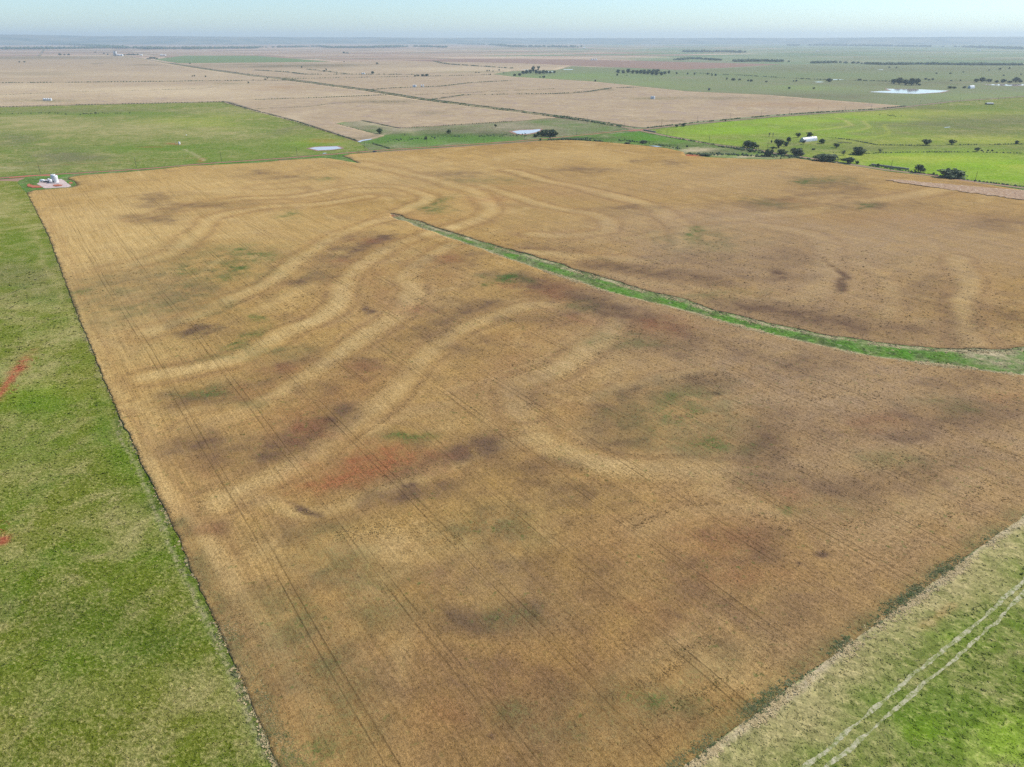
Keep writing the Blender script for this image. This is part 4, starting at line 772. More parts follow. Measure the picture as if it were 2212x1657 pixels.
TREES = [
 ('leafy_tree', 'tall dark dense tree in a pair just west of the metal hut track', 1614, 319.5, 24, 15.5, 'bush', 'leaf_dark'),
 ('leafy_tree', 'shorter dark tree touching the dense tall tree by the dirt road', 1629, 322, 15, 14, 'round', 'leaf_dark'),
 ('bare_tree', 'thin bare tree close beside the dark roadside pair of trees', 1638, 322.3, 9, 10, 'dead', None),
 ('bare_tree', 'leafless grey tree with a forked top standing on bright pasture', 1660.6, 296, 9, 10.5, 'dead', None),
 ('bare_tree', 'leafless grey tree leaning beside the forked dead tree', 1669, 296, 8, 10, 'dead', None),
 ('leafy_tree', 'tiny dark tree leaning over dull grass near the spreading tree', 1666.4, 309.7, 5, 7.5, 'swept', 'leaf_dark'),
 ('leafy_tree', 'broad spreading tree with a visible trunk in the hut yard', 1681.8, 319.4, 22, 17, 'spread', 'leaf_dark'),
 ('shrub', 'low round shrub next to the broad spreading yard tree', 1696.5, 315.8, 12, 9, 'bush', 'leaf_dark'),
 ('leafy_tree', 'upright dark tree on bare ground west of the arched hut', 1703, 307.6, 10.5, 11, 'round', 'leaf_dark'),
 ('leafy_tree', 'tree with a clear trunk just behind the hut front gable', 1723.6, 297.3, 12, 12, 'swept', 'leaf_dark'),
 ('shrub', 'dark shrub showing above the arched roof from behind', 1749, 294.6, 13, 8.5, 'bush', 'leaf_dark'),
 ('leafy_tree', 'small thin tree in front of the hut corner', 1736, 312.2, 8.5, 8.5, 'thin', 'leaf_dark'),
 ('leafy_tree', 'open grey green tree off the back end of the hut', 1774, 310.6, 13.5, 11.5, 'round', 'leaf_mid'),
 ('leafy_tree', 'windswept dark tree beside the pile of dead branches', 1806.3, 319.4, 15, 11.5, 'swept', 'leaf_dark'),
 ('leafy_tree', 'solitary round dark tree between wheat corner and dirt road', 1659.8, 338.3, 21.5, 16.5, 'bush', 'leaf_dark'),
 ('shrub', 'small leaning shrub above the solitary round roadside tree', 1668.6, 323.5, 9, 8, 'swept', 'leaf_dark'),
 ('shrub', 'low wide dark shrub on the road bank below the yard', 1692, 333.2, 25, 9.5, 'bush', 'leaf_dark'),
 ('shrub', 'large pale grey green bushy willow against the dirt road', 1721, 336.3, 30, 17, 'bush', 'leaf_grey'),
 ('shrub', 'long dark thicket shrub beside the road below the hut', 1784, 347.5, 48, 14, 'bush', 'leaf_dark'),
 ('leafy_tree', 'rounded low tree at the corner of the yellow green meadow', 1831, 353, 29, 12.5, 'spread', 'leaf_dark'),
 ('shrub', 'small shrub trailing the rounded meadow corner tree', 1851, 353.8, 9.5, 6.5, 'bush', 'leaf_mid'),
 ('shrub', 'thin grey sparse shrub above the long dark thicket', 1822.5, 335.6, 12, 11.5, 'sparse', 'leaf_grey'),
 ('leafy_tree', 'wide dark double crowned tree on the meadow upper edge', 1857.6, 334.2, 30, 15.5, 'bush', 'leaf_dark'),
 ('leafy_tree', 'sparse small tree on the meadow edge past the double crown', 1899.7, 329.6, 11.5, 8.5, 'sparse', 'leaf_mid'),
 ('leafy_tree', 'flat topped tree on the fence line with a shadow under it', 2000, 313.6, 18.5, 11.5, 'spread', 'leaf_dark'),
 ('leafy_tree', 'lopsided tree on the fence line at the end of a gully', 2056, 312.2, 18.5, 11.5, 'swept', 'leaf_dark'),
 ('leafy_tree', 'small round tree farthest along the pasture fence line', 2195, 311.4, 9.5, 7.5, 'round', 'leaf_dark'),
 ('leafy_tree', 'small flat tree on the upper rim of the yellow meadow', 2110, 327.6, 12.5, 8, 'spread', 'leaf_mid'),
 ('leafy_tree', 'upright dark roadside tree past the long hay bale row', 1987, 373.4, 21.5, 16.5, 'round', 'leaf_dark'),
 ('shrub', 'huge dark dome shaped thicket beside the dirt road', 2052, 383.2, 58, 18.5, 'bush', 'leaf_dark'),
 ('shrub', 'small shrub in front of the long hay bale row', 1896, 360, 7.5, 6.5, 'bush', 'leaf_dark'),
 ('shrub', 'low weedy shrub in the meadow below the pair of trees', 1619.6, 328.6, 11, 5.5, 'bush', 'leaf_dark'),
 ('shrub', 'little upright shrub between road and round tree', 1646, 330.6, 5.5, 5.5, 'bush', 'leaf_dark'),
 ('shrub', 'dark brush clump on the green wedge above the bare bank', 1524, 336.5, 28, 5, 'bush', 'leaf_mid'),
 ('shrub', 'grey brush clump in the middle of the green wedge', 1389, 309.8, 19, 6, 'bush', 'leaf_grey'),
 ('shrub', 'tiny dark shrub alone on the green wedge', 1484, 318, 5, 4, 'bush', 'leaf_dark'),
 ('shrub', 'low grey shrub near the small wedge puddle', 1355, 311, 14, 3.5, 'bush', 'leaf_grey'),
 ('leafy_tree', 'round dark tree at the tip of the pale wheat tongue', 819.5, 289.4, 14.5, 11.5, 'round', 'leaf_dark'),
 ('shrub', 'small grey shrub on scrub past the round tree', 874.8, 293.8, 5.5, 5, 'sparse', 'leaf_grey'),
 ('leafy_tree', 'small round tree behind a utility pole in the scrub', 920, 302, 7.5, 7.5, 'round', 'leaf_dark'),
 ('leafy_tree', 'small dark tree standing alone on dry scrub', 968.8, 289, 9.5, 8.5, 'round', 'leaf_dark'),
 ('leafy_tree', 'little tree on the scrub near the round pond', 1070.5, 276.3, 7.5, 7, 'thin', 'leaf_dark'),
 ('leafy_tree', 'broad dark tree on the pond bank in the scrub', 1176, 294.3, 23, 13.5, 'bush', 'leaf_dark'),
 ('leafy_tree', 'second broad dark tree joined to the pond bank tree', 1196, 294.3, 25, 13.5, 'bush', 'leaf_dark'),
 ('shrub', 'dark shrub at the foot of the pond bank trees', 1157, 296.5, 12.5, 7.5, 'bush', 'leaf_dark'),
 ('shrub', 'shrub filling the gap at the pond water edge', 1163.5, 292.4, 10.5, 8, 'bush', 'leaf_dark'),
 ('shrub', 'tiny shrub between red road and wheat near the pond', 1167, 304, 4.5, 4.5, 'bush', 'leaf_dark'),
 ('shrub', 'dark tilted shrub on the verge past the crossroads', 1462, 275, 9.5, 7, 'swept', 'leaf_dark'),
 ('shrub', 'dark round shrub on the verge next to the tilted one', 1476, 273, 10.5, 7, 'round', 'leaf_dark'),
 ('shrub', 'small shrub on the verge between two utility poles', 1567, 262.3, 5, 5, 'swept', 'leaf_dark'),
 ('shrub', 'flattened dark shrub on the bright meadow under the brush pile', 1757, 324, 8.5, 3.5, 'bush', 'leaf_dark'),
 ('shrub', 'tiny dark tuft shrub on the verge by the big dome thicket', 2017, 376, 6, 3, 'bush', 'leaf_mid'),
 ('shrub', 'tiny upright shrub by the pole beyond the thicket', 2089.5, 383.2, 4, 4, 'sparse', 'leaf_mid'),
]
for nm, lb, px, py, w, h, var, mt in TREES:
    tree(nm, lb, px, py, w, h, var, mt, 'shrub' if nm == 'shrub' else 'tree', z=.15)
for px in (2120.6, 2134, 2143.5): tree('shrub', 'one of three tiny shrubs on the yellow meadow rim', px, 326.5, 5, 3, 'bush', 'leaf_dark', 'shrub', 'tiny shrubs on the meadow rim')
def many(rows, name, label, group, var='round', mat='leaf_dark', cat='tree'):
    for r_ in rows: tree(name, label, r_[0], r_[1], r_[2], r_[3], r_[4] if len(r_) > 4 else var, mat, cat, group, .3)
many([(1130, 160.5, 9, 7), (1138, 159.5, 9, 9), (1146, 159, 9, 8), (1158, 160, 9, 9), (1166, 160.5, 10, 8), (1173, 160, 9, 8), (1181, 159.5, 8, 6.5), (1189, 159, 7, 5.5), (1197, 158.5, 7, 5)], 'grove_tree', 'dark tree crowding the far farmstead grove beside pale water', 'trees of the farmstead grove', 'round')
many([(1152, 157.5, 9, 13, 'spread')], 'grove_tree', 'tallest broad tree rising over the far farmstead grove', None); many([(1163, 157, 6, 12, 'thin')], 'grove_tree', 'tall thin tree rising over the far farmstead grove', None)
many([(1392, 156, 9, 5), (1402, 155, 9, 5), (1412, 155, 9, 5), (1421, 155, 9, 5)], 'hedge_tree', 'tree of the dense dark hedge just behind the long windbreak', 'dense hedge behind the windbreak', 'bush')
many([(1112, 165, 7, 5), (1122, 164, 8.5, 6), (1167, 168.2, 3.5, 3), (1175, 168.6, 7, 4.5), (1286, 176.8, 4.5, 4.5)], 'field_tree', 'lone dark tree on the green strip above the pale wheat', 'lone trees above the pale wheat')
many([(1335, 158, 9, 7), (1346, 158.5, 9, 7), (1357, 158, 10, 9), (1366, 158.8, 9, 7), (1375, 159, 10, 7.5), (1384, 159.5, 10, 8), (1393, 160, 9, 7), (1400, 160.5, 10, 8), (1409, 162, 11, 8.5), (1419, 162.5, 11, 9), (1428, 162.8, 9, 8), (1436, 160.5, 8, 6), (1444, 159, 7, 6), ], 'windbreak_tree', 'grey green tree in the long windbreak on the range', 'trees of the long windbreak', 'bush', 'leaf_mid')
many([(1333, 164.3, 5, 5), (1354, 164, 3, 2.5), (1462, 160.5, 5, 4), (1485, 161.5, 4, 4), (1500, 162, 4, 4), (1528, 162, 4, 4.5), (1538, 164.5, 4, 4.5), (1546, 164.5, 4, 5), (1570, 173, 4, 5), (1583.5, 174.4, 9.5, 5), (1597, 173.8, 7, 4), (1616, 176, 5, 3.5), (1622, 177, 7, 5), (1655, 178, 5, 3.5), (1705, 192.5, 6.5, 4.2), (1758, 192.3, 6.5, 3.2), (1714, 176.6, 4, 3), (1720, 176.6, 5, 3.4), (1857, 173.5, 9, 3), (2000, 172.5, 6, 4), (2006, 174, 6, 3), (2014, 173.5, 6, 4), (2054, 175.5, 5, 2.5), (2075, 175, 4, 2.5), (2023, 160, 5, 3), (2053, 160, 5, 3), (2080, 157, 4, 2.5), (2160, 151, 6, 4), (2180, 150, 4, 5), (2168, 164.5, 4, 3), (2136, 153, 4, 2.5), (2205, 162, 4, 3), (1921, 147, 4, 3), (1936, 148, 4, 3.5)], 'range_tree', 'lone dark tree dotting the wide green range', 'lone trees on the green range')
many([(1790, 177, 15, 8)], 'range_tree', 'large round dark tree between two thin range ponds', None); many([(1931, 181, 14, 9), (1942, 182, 17, 13), (1955, 183.5, 15, 12), (1968, 184.5, 18, 14), (1979, 184, 13, 13, 'spread'), (1985, 185, 7, 4)], 'pond_tree', 'tall dark tree in the clump above the large pale pond', 'trees above the large pond', 'round')
many([(2052, 191.3, 10, 4.6), (2061, 191.8, 9, 4.4), (2083, 190.8, 9, 4.4), (2109, 178, 12, 7), (2121, 177.5, 14, 9.5), (2135, 177.5, 12, 7), (2152, 179, 8, 5), (2166, 178.5, 15, 7), (2180, 179.5, 10, 5), (2193, 178, 15, 10), (2203, 179, 9, 6)], 'farm_tree', 'dark tree clustered round the white barn and the far pond', 'trees round the white barn', 'round')
many([(913, 165, 9, 4.4), (921, 165, 9, 5)], 'plain_tree', 'tree of the longest dark clump on the pale wheat plain', 'longest dark clump on the wheat plain', 'bush'); many([(805, 160, 7, 5.6)], 'plain_tree', 'round dark tree beside two tiny pale tanks in wheat', None)
many([(416, 165.6, 3, 2.6), (420.5, 165.3, 3.4, 3), (444, 166.6, 4, 3), (573, 172.6, 5.5, 3), (578.5, 172.6, 3, 5, 'thin'), (652, 147, 4, 4), (701, 155, 5, 3.5), (705, 154.6, 4, 6, 'thin'), (743, 115.5, 6, 3.4), (750, 115.8, 7, 2.8), (815, 139, 5, 3.8), (743.5, 134.5, 3, 2), (897, 165.5, 7, 3), (903, 165, 6, 3.2), (1028, 157.6, 4, 2), (1034, 157.6, 4, 2), (1052, 154.6, 3, 3.4), (1057, 154.6, 3, 3.4), (1065, 155, 3, 2.6), (1078, 153, 4, 3), (1088, 160.3, 3.6, 3, 'thin'), (1059, 161.5, 4, 2), (537, 180.5, 3.4, 4), (410, 138, 5, 2.2), (206, 114, 4, 2.4), (140, 119.5, 4, 2.4), (149, 119.8, 6, 3.6), (130, 119.5, 7, 4), (224, 116.5, 4, 2.2), (42, 135.3, 4, 2.6), (53, 135, 4, 3)], 'plain_tree', 'small dark tree scattered over the pale wheat plain', 'trees scattered over the pale wheat plain')
for px, py, w, h in ((330, 127, 26, 3.6),): many([(320, 127.6, 8, 2), (326, 127.4, 9, 3.6), (333, 127.4, 9, 4), (339, 127.6, 7, 2.4)], 'copse_tree', 'dark tree in the small copse at the green field corner', 'trees of the small copse')

# ---- pile of dead branches
bp = empty('brush_pile', (*W(1824, 309.5), .15)); tag(bp, 'long grey pile of dead branches beside the windswept tree', 'brush pile')
r_ = random.Random(5)
for i in range(26):
    x = r_.uniform(-9, 9); y = r_.uniform(-2.5, 2.5); a = r_.uniform(0, 3.14); l = r_.uniform(1.2, 3)
    m = MB(); m.tube([(x - l * math.cos(a), y - l * math.sin(a), r_.uniform(0, .5)), (x, y, r_.uniform(.4, 1.3)), (x + l * math.cos(a), y + l * math.sin(a), r_.uniform(0, 2.0))], [.14, .12, .05], 5)
    m.build('branch', M['dead_wood'], bp)

# ---- distant woods along creeks (read as masses)
def woods(name, line, n, width_m, size, label=None, seed=0):
    r = np.random.default_rng(seed); ln = np.array(resample(WS(line), .004, 30 if size > 4 else 4, 0, False)); V = []; F = []
    ico = [(0, 0, 1), (.894, 0, .447), (.276, .851, .447), (-.724, .526, .447), (-.724, -.526, .447), (.276, -.851, .447), (.724, .526, -.447), (-.276, .851, -.447), (-.894, 0, -.447), (-.276, -.851, -.447), (.724, -.526, -.447)]
    fc = [(0, 1, 2), (0, 2, 3), (0, 3, 4), (0, 4, 5), (0, 5, 1), (1, 6, 2), (2, 7, 3), (3, 8, 4), (4, 9, 5), (5, 10, 1), (6, 7, 2), (7, 8, 3), (8, 9, 4), (9, 10, 5), (10, 6, 1)]
    dw = 260 if size > 4 else 30
    dens = np.clip(fbm(ln[:, 0] / dw, ln[:, 1] / dw, seed + 3) * 3 - .9, .02, 1); dens /= dens.sum()
    for i in range(n):
        q = ln[r.choice(len(ln), p=dens)]; x = q[0] + r.normal() * width_m * .4; y = q[1] + r.normal() * width_m
        s = size * r.uniform(.45, 1.25); b = len(V); rx = s * r.uniform(.7, 1.3)
        for e in ico: V.append((x + e[0] * rx * r.uniform(.7, 1.25), y + e[1] * rx * r.uniform(.7, 1.25), s * .62 + e[2] * s * .75 * r.uniform(.7, 1.25)))
        F += [(a + b, c2 + b, d2 + b) for a, c2, d2 in fc]
    o = link_mesh(name, mesh_np(name, V, F), M['leaf_dark']); o['kind'] = 'stuff'
    return tag(o, label, 'woods' if label else None)
woods('distant_woods', [(-60, 107), (60, 107), (150, 106), (250, 104.5), (330, 106.5), (420, 106.5), (553, 105)], 1300, 70, 20, 'dark creek woods far behind the grain elevator', 1)
woods('distant_woods', [(0, 92.5), (60, 93), (100, 96), (200, 100), (260, 104)], 700, 110, 24, 'hazy wood belt on the far plain over the pale wheat', 2)
woods('distant_woods', [(700, 104.5), (780, 104), (830, 103), (900, 101.5), (960, 103.5)], 560, 80, 20, 'blue grey wood patch alone on the far plain', 3)
woods('distant_woods', [(990, 96), (1060, 97), (1110, 102), (1250, 103)], 400, 110, 22, 'faint wood strip next to the blue grey wood patch', 4)
woods('distant_woods', [(1757, 137), (1800, 136), (1850, 138), (1900, 140), (1990, 139.5), (2060, 140.5), (2150, 141), (2300, 142)], 900, 14, 8, 'long dark hedge of trees crossing the green range', 5)
woods('distant_woods', [(1590, 133.5), (1640, 132.5), (1710, 134.5)], 240, 20, 9, 'dark wood belt ending at the long range hedge', 6)
woods('distant_woods', [(1460, 130), (1480, 129), (1500, 127.5), (1550, 131)], 110, 20, 9, 'small wood cluster above the brown stubble strip', 7)
woods('distant_woods', [(1700, 99), (1800, 99), (1960, 101), (2100, 103), (2230, 107)], 600, 120, 22, 'faint blue woods on the plain far past the large pond', 8)
woods('distant_woods', [(1480, 113), (1560, 113), (1600, 114)], 160, 50, 14, 'thin hazy tree row on the far tan plain', 9)
woods('distant_woods', [(553, 103.5), (640, 102.5), (690, 101), (720, 104)], 260, 60, 17, 'hazy tree belt between creek woods and blue grey wood patch', 10)

for i_, (ln, n_, wd_, sz_) in enumerate((
   ([(0, 179.5), (150, 178.5), (300, 177), (553, 174), (640, 174)], 500, 2, 1.7), ([(553, 215.5), (700, 211), (833, 205.5)], 260, 1.2, 1.3), ([(0, 206), (150, 199), (300, 196), (420, 192)], 160, 1.5, .9), ([(553, 235), (660, 231), (740, 222), (900, 219)], 160, 1.2, .8),
   ([(793, 195), (850, 190.5), (950, 187), (1020, 179), (1106, 174.5)], 300, 2, 1.6), ([(620, 170.5), (760, 168), (900, 165.5), (1060, 162)], 300, 2, 1.6), ([(553, 152), (620, 156), (660, 161), (760, 161), (900, 161.5)], 340, 3, 2.2), ([(664, 150), (720, 156), (750, 160)], 120, 3, 2.0),
   ([(935, 215.5), (1000, 206), (1106, 204), (1200, 203), (1270, 198.5), (1320, 191), (1390, 188)], 460, 2, 1.5), ([(873, 206), (1000, 201), (1106, 196), (1200, 192)], 160, 1.5, 1.0), ([(936, 132.5), (970, 139), (1060, 145), (1106, 148)], 260, 4, 3.0),
   ([(0, 231.5), (165, 227), (480, 220)], 300, 1.0, 1.0), ([(482, 220), (553, 240), (638, 262), (728, 291), (772, 305)], 420, 1.0, 1.0), ([(800, 309), (830, 318), (840, 321)], 60, .8, 1.0), ([(783, 261.5), (860, 277.5), (978, 270.5), (1106, 262.5)], 260, .8, .8), ([(723, 266.5), (803, 288.5)], 90, .8, .7),
   ([(1345, 274.5), (1268, 262), (1105, 240.8), (913, 216.6), (793, 197), (608, 172)], 700, 2, 1.4), ([(1345, 271.5), (1268, 259), (1105, 237.6), (913, 213.4), (793, 193.7), (608, 169.2), (450, 149.6)], 700, 2, 1.3), ([(1400, 276.5), (1506, 264.8), (1659, 251), (1759, 243.8), (1884, 236.6), (1955, 230)], 420, 1.5, 1.2),
   ([(1450, 297.5), (1560, 316), (1640, 326.5), (1700, 337), (1800, 352)], 160, 1.0, 1.0), ([(1880, 358.5), (1990, 374.5), (2090, 389.5), (2212, 404.5)], 200, .8, .9), ([(1790, 297), (1840, 303), (1895, 313.5), (2000, 314.5), (2212, 311.5)], 300, .8, .8), ([(1800, 330), (1850, 333), (1960, 329), (2110, 329), (2212, 332)], 160, .8, .8), ([(1181, 303.5), (1240, 301.5), (1306, 306)], 120, 2.5, 1.3), ([(1500, 158), (1580, 162), (1760, 172), (1920, 176)], 200, 3, 2.0))):
    woods('hedgerow', ln, n_, wd_, sz_, None, 40 + i_)

for i_, (ln, n_, wd_, sz_) in enumerate((([(1185, 301), (1300, 300), (1400, 309), (1470, 322)], 130, 5, 1.1), ([(1490, 333), (1560, 334), (1640, 338), (1700, 340)], 150, 4, 1.2), ([(840, 305), (930, 298), (1040, 294), (1130, 292)], 120, 8, 1.0), ([(1560, 318), (1620, 327), (1680, 336), (1740, 343)], 120, 2.5, 1.3))):
    woods('scrub_brush', ln, n_, wd_, sz_, None, 80 + i_)

# ================================================================== OIL TANK BATTERY
M['white_steel'] = plain('white_painted_steel', (.72, .72, .70), .45, .08, .8, spec=.4)
M['grey_steel'] = plain('galvanised_steel', (.42, .43, .44), .45, .15, 1.5, .5)
M['dark_steel'] = plain('dark_steel', (.045, .047, .05), .6, .3, 2)
M['wood_pole'] = plain('creosote_pole', (.075, .058, .045), .9, .25, 2)
M['concrete'] = plain('concrete', (.50, .49, .47), .9, .12, .05)
M['glass'] = plain('dark_glass', (.02, .025, .03), .1, .1, 1, spec=.6)
M['rust_roof'] = None
def tank(name, label, px, py, r, h, group=None, ladder=True):
    x, y = W(px, py); o = empty(name, (x, y, .28)); tag(o, label, 'tank', group)
    m = MB(); prof = [(r * 1.03, 0), (r * 1.03, .12), (r, .14)]
    for i in range(1, 5): prof += [(r, h * i / 5 - .04), (r * 1.012, h * i / 5), (r, h * i / 5 + .04)]
    prof += [(r, h)]; m.lathe(prof, 28); m.build('shell', M['white_steel'], o, True)
    MB().lathe([(r * 1.04, h), (r * 1.04, h + .08), (r * .5, h + .30), (.12, h + .46), (.0, h + .46)][:4], 28).build('roof', M['white_steel'], o, True)
    MB().lathe([(.22, h + .2), (.22, h + .62), (.16, h + .68)], 10, (r * .45, -r * .3, 0)).build('hatch', M['grey_steel'], o)
    if ladder:
        m = MB()
        for s_ in (-.22, .22): m.tube([(s_, -r - .22, 0), (s_, -r - .22, h + .9)], [.035, .035], 5)
        for i in range(int(h / .35)): m.tube([(-.22, -r - .22, .2 + i * .35), (.22, -r - .22, .2 + i * .35)], [.02, .02], 4)
        m.build('ladder', M['grey_steel'], o)
    m = MB(); m.tube([(r + .05, 0, .5), (r + .7, 0, .5), (r + .7, 0, .05)], [.09, .09, .09], 6); m.build('outlet_pipe', M['grey_steel'], o)
    return o
tank('storage_tank', 'tall white oil storage tank, front one of the pair', 122.3, 394.3, 2.05, 5.9)
tank('storage_tank', 'tall white oil storage tank, rear one of the pair', 117.6, 391.8, 2.05, 5.9, None, False)
cw = empty('tank_catwalk', (*W(116.5, 394.6), .28)); tag(cw, 'grey steel stair and catwalk against the tall tanks', 'catwalk')
m = MB()
for i in range(14): m.box(-.4, .4, -3.2 + i * .23, -3.0 + i * .23, .2 + i * .40, .25 + i * .40)
m.build('stair', M['grey_steel'], cw)
MB().box(-.45, .45, .05, 3.6, 5.7, 5.78).build('platform', M['grey_steel'], cw)
for sx_ in (-.42, .42):
    m = MB(); m.tube([(sx_, .1, 6.7), (sx_, 3.5, 6.7)], [.03, .03], 5); m.tube([(sx_, -3.2, 1.2), (sx_, .1, 6.7)], [.03, .03], 5)
    for yy in (.1, 1.8, 3.5): m.tube([(sx_, yy, 5.7), (sx_, yy, 6.7)], [.025, .025], 5)
    m.build('handrail', M['grey_steel'], cw)
for yy in (.1, 3.5):
    for sx_ in (-.4, .4): MB().tube([(sx_, yy, 0), (sx_, yy, 5.7)], [.06, .06], 6).build('leg', M['grey_steel'], cw)
def vessel(name, label, px, py, r, h):
    x, y = W(px, py); o = empty(name, (x, y, .28)); tag(o, label, 'separator')
    for k_ in range(4):
        a = math.pi / 4 + k_ * math.pi / 2; MB().tube([(r * .85 * math.cos(a), r * .85 * math.sin(a), 0), (r * .85 * math.cos(a), r * .85 * math.sin(a), h * .36)], [.09, .09], 6).build('leg', M['white_steel'], o)
    MB().lathe([(.05, h * .2), (r * .7, h * .24), (r, h * .33), (r, h * .88), (r * .7, h * .97), (.08, h)], 20).build('shell', M['white_steel'], o, True)
    MB().tube([(0, 0, h * .95), (0, 0, h * 1.2), (r * 1.4, 0, h * 1.2), (r * 1.4, 0, .1)], [.07] * 4, 6).build('pipe', M['grey_steel'], o)
vessel('separator', 'squat white separator vessel on legs beside the tall tanks', 110.5, 396.3, 1.35, 3.6)
vessel('separator', 'small white heater vessel on legs, slimmer than the separator', 106.3, 393.2, .95, 3.0)
hv_ = empty('horizontal_tank', (*W(92.3, 394), .28), .1); tag(hv_, 'horizontal white fuel tank at the edge of the gravel pad', 'tank')
m = MB(); m.tube([(-1.9, 0, 1.5), (-1.7, 0, 1.5), (1.7, 0, 1.5), (1.9, 0, 1.5)], [.6, 1.05, 1.05, .6], 18); m.build('shell', M['white_steel'], hv_, True)
for xx in (-1.1, 1.1): MB().box(xx - .15, xx + .15, -.7, .7, 0, .75).build('saddle', M['grey_steel'], hv_)
for lb, px, py, sx_, sy_, sz_ in (('low dark pump shed between fuel tank and separator', 100.6, 394.4, 1.9, 1.3, 1.3), ('small dark pump box in front of the tall tanks', 115.8, 393.8, .9, .8, 1.3)):
    o = empty('pump_box', (*W(px, py), .28)); tag(o, lb, 'pump box')
    MB().box(-sx_, sx_, -sy_, sy_, 0, sz_, .06).build('housing', M['dark_steel'], o)
    MB().box(-sx_ * 1.05, sx_ * 1.05, -sy_ * 1.05, sy_ * 1.05, sz_, sz_ + .1).build('lid', M['grey_steel'], o)
    MB().tube([(sx_ * .5, 0, sz_ + .05), (sx_ * .5, 0, sz_ + 1.0)], [.06, .06], 6).build('exhaust', M['grey_steel'], o)
o = empty('pipe_rack', (*W(120, 397.3), .28), .12); tag(o, 'low white pipe manifold along the front of the tanks', 'pipes')
for i in range(3): MB().tube([(-3.2, -.4 * i, .35), (3.2, -.4 * i, .35)], [.11, .11], 6).build('pipe', M['white_steel'], o)
for xx in (-3, -1, 1, 3): MB().box(xx - .08, xx + .08, -1, .2, 0, .3).build('support', M['dark_steel'], o)
for xx in (-2, 0, 2): MB().lathe([(.16, .3), (.16, .75), (.05, .9)], 8, (xx, -.4, 0)).build('valve', M['dark_steel'], o)
o = empty('vent_mast', (*W(113.3, 389.6), .28)); tag(o, 'thin grey vent mast rising behind the tall tanks', 'mast')
MB().tube([(0, 0, 0), (0, 0, 7.6)], [.09, .05], 6).build('pole', M['grey_steel'], o); MB().box(-.35, .35, -.05, .05, 7.2, 7.35).build('crosspiece', M['grey_steel'], o)
# other batteries farther off
for k_, px in enumerate((95.5, 100.5, 105.5, 110.5)): tank('field_tank', 'small pale tank in the row of four on the far wheat', px, 217.7, 2.0, 4.4, 'row of four tanks on the far wheat', False)
for px in (893.5, 897.5): tank('field_tank', 'pale tank of the pair below the creek line in wheat', px, 188.7, 2.6, 5.5, 'pair of tanks below the wheat creek line', False)
for px in (910.4, 914.5): tank('field_tank', 'narrow pale tank near the wider tank pair in wheat', px, 188.4, 1.5, 6, 'narrow tanks near the wider pair', False)
for px in (783, 787): tank('field_tank', 'tiny pale tank beside a lone tree on the wheat plain', px, 160.8, 3.0, 5.5, 'tiny tanks beside a lone tree', False)
for px, py in ((1407.6, 214), (1412, 214.2)): tank('field_tank', 'pale tank of the pair alone in the wide tan field', px, py, 2.6, 5.4, 'pair of tanks in the middle tan field', False)
for px in (1278, 1283, 1288): tank('field_tank', 'tiny pale tank on the brown stubble strip', px, 130.5, 5, 9, 'tiny tanks on the brown stubble', False)
tank('stock_tank', 'stout grey tank on a small red pad in the pasture', 387.7, 312.0, 1.25, 2.6, None, False)
o = empty('well_head', (*W(380, 311.4), .14)); tag(o, 'slim grey wellhead posts beside the stout pasture tank', 'wellhead')
for xx, hh in ((-.6, 3.8), (.7, 2.6)): MB().lathe([(.25, 0), (.25, .5), (.13, .55), (.13, hh - .4), (.22, hh - .35), (.22, hh)], 10, (xx, 0, 0)).build('post', M['grey_steel'], o)
MB().tube([(-.6, 0, 1.2), (.7, 0, 1.2)], [.07, .07], 6).build('pipe', M['grey_steel'], o)
o = empty('mineral_feeder', (*W(402.7, 292.6), .14)); tag(o, 'small white mineral feeder tub alone on the pasture', 'feeder')
MB().lathe([(.75, 0), (.8, .5), (.7, .62), (.35, .85), (.15, .95)], 14).build('tub', M['white_steel'], o, True); MB().tube([(0, 0, .9), (0, 0, 1.35)], [.05, .05], 6).build('handle', M['dark_steel'], o)

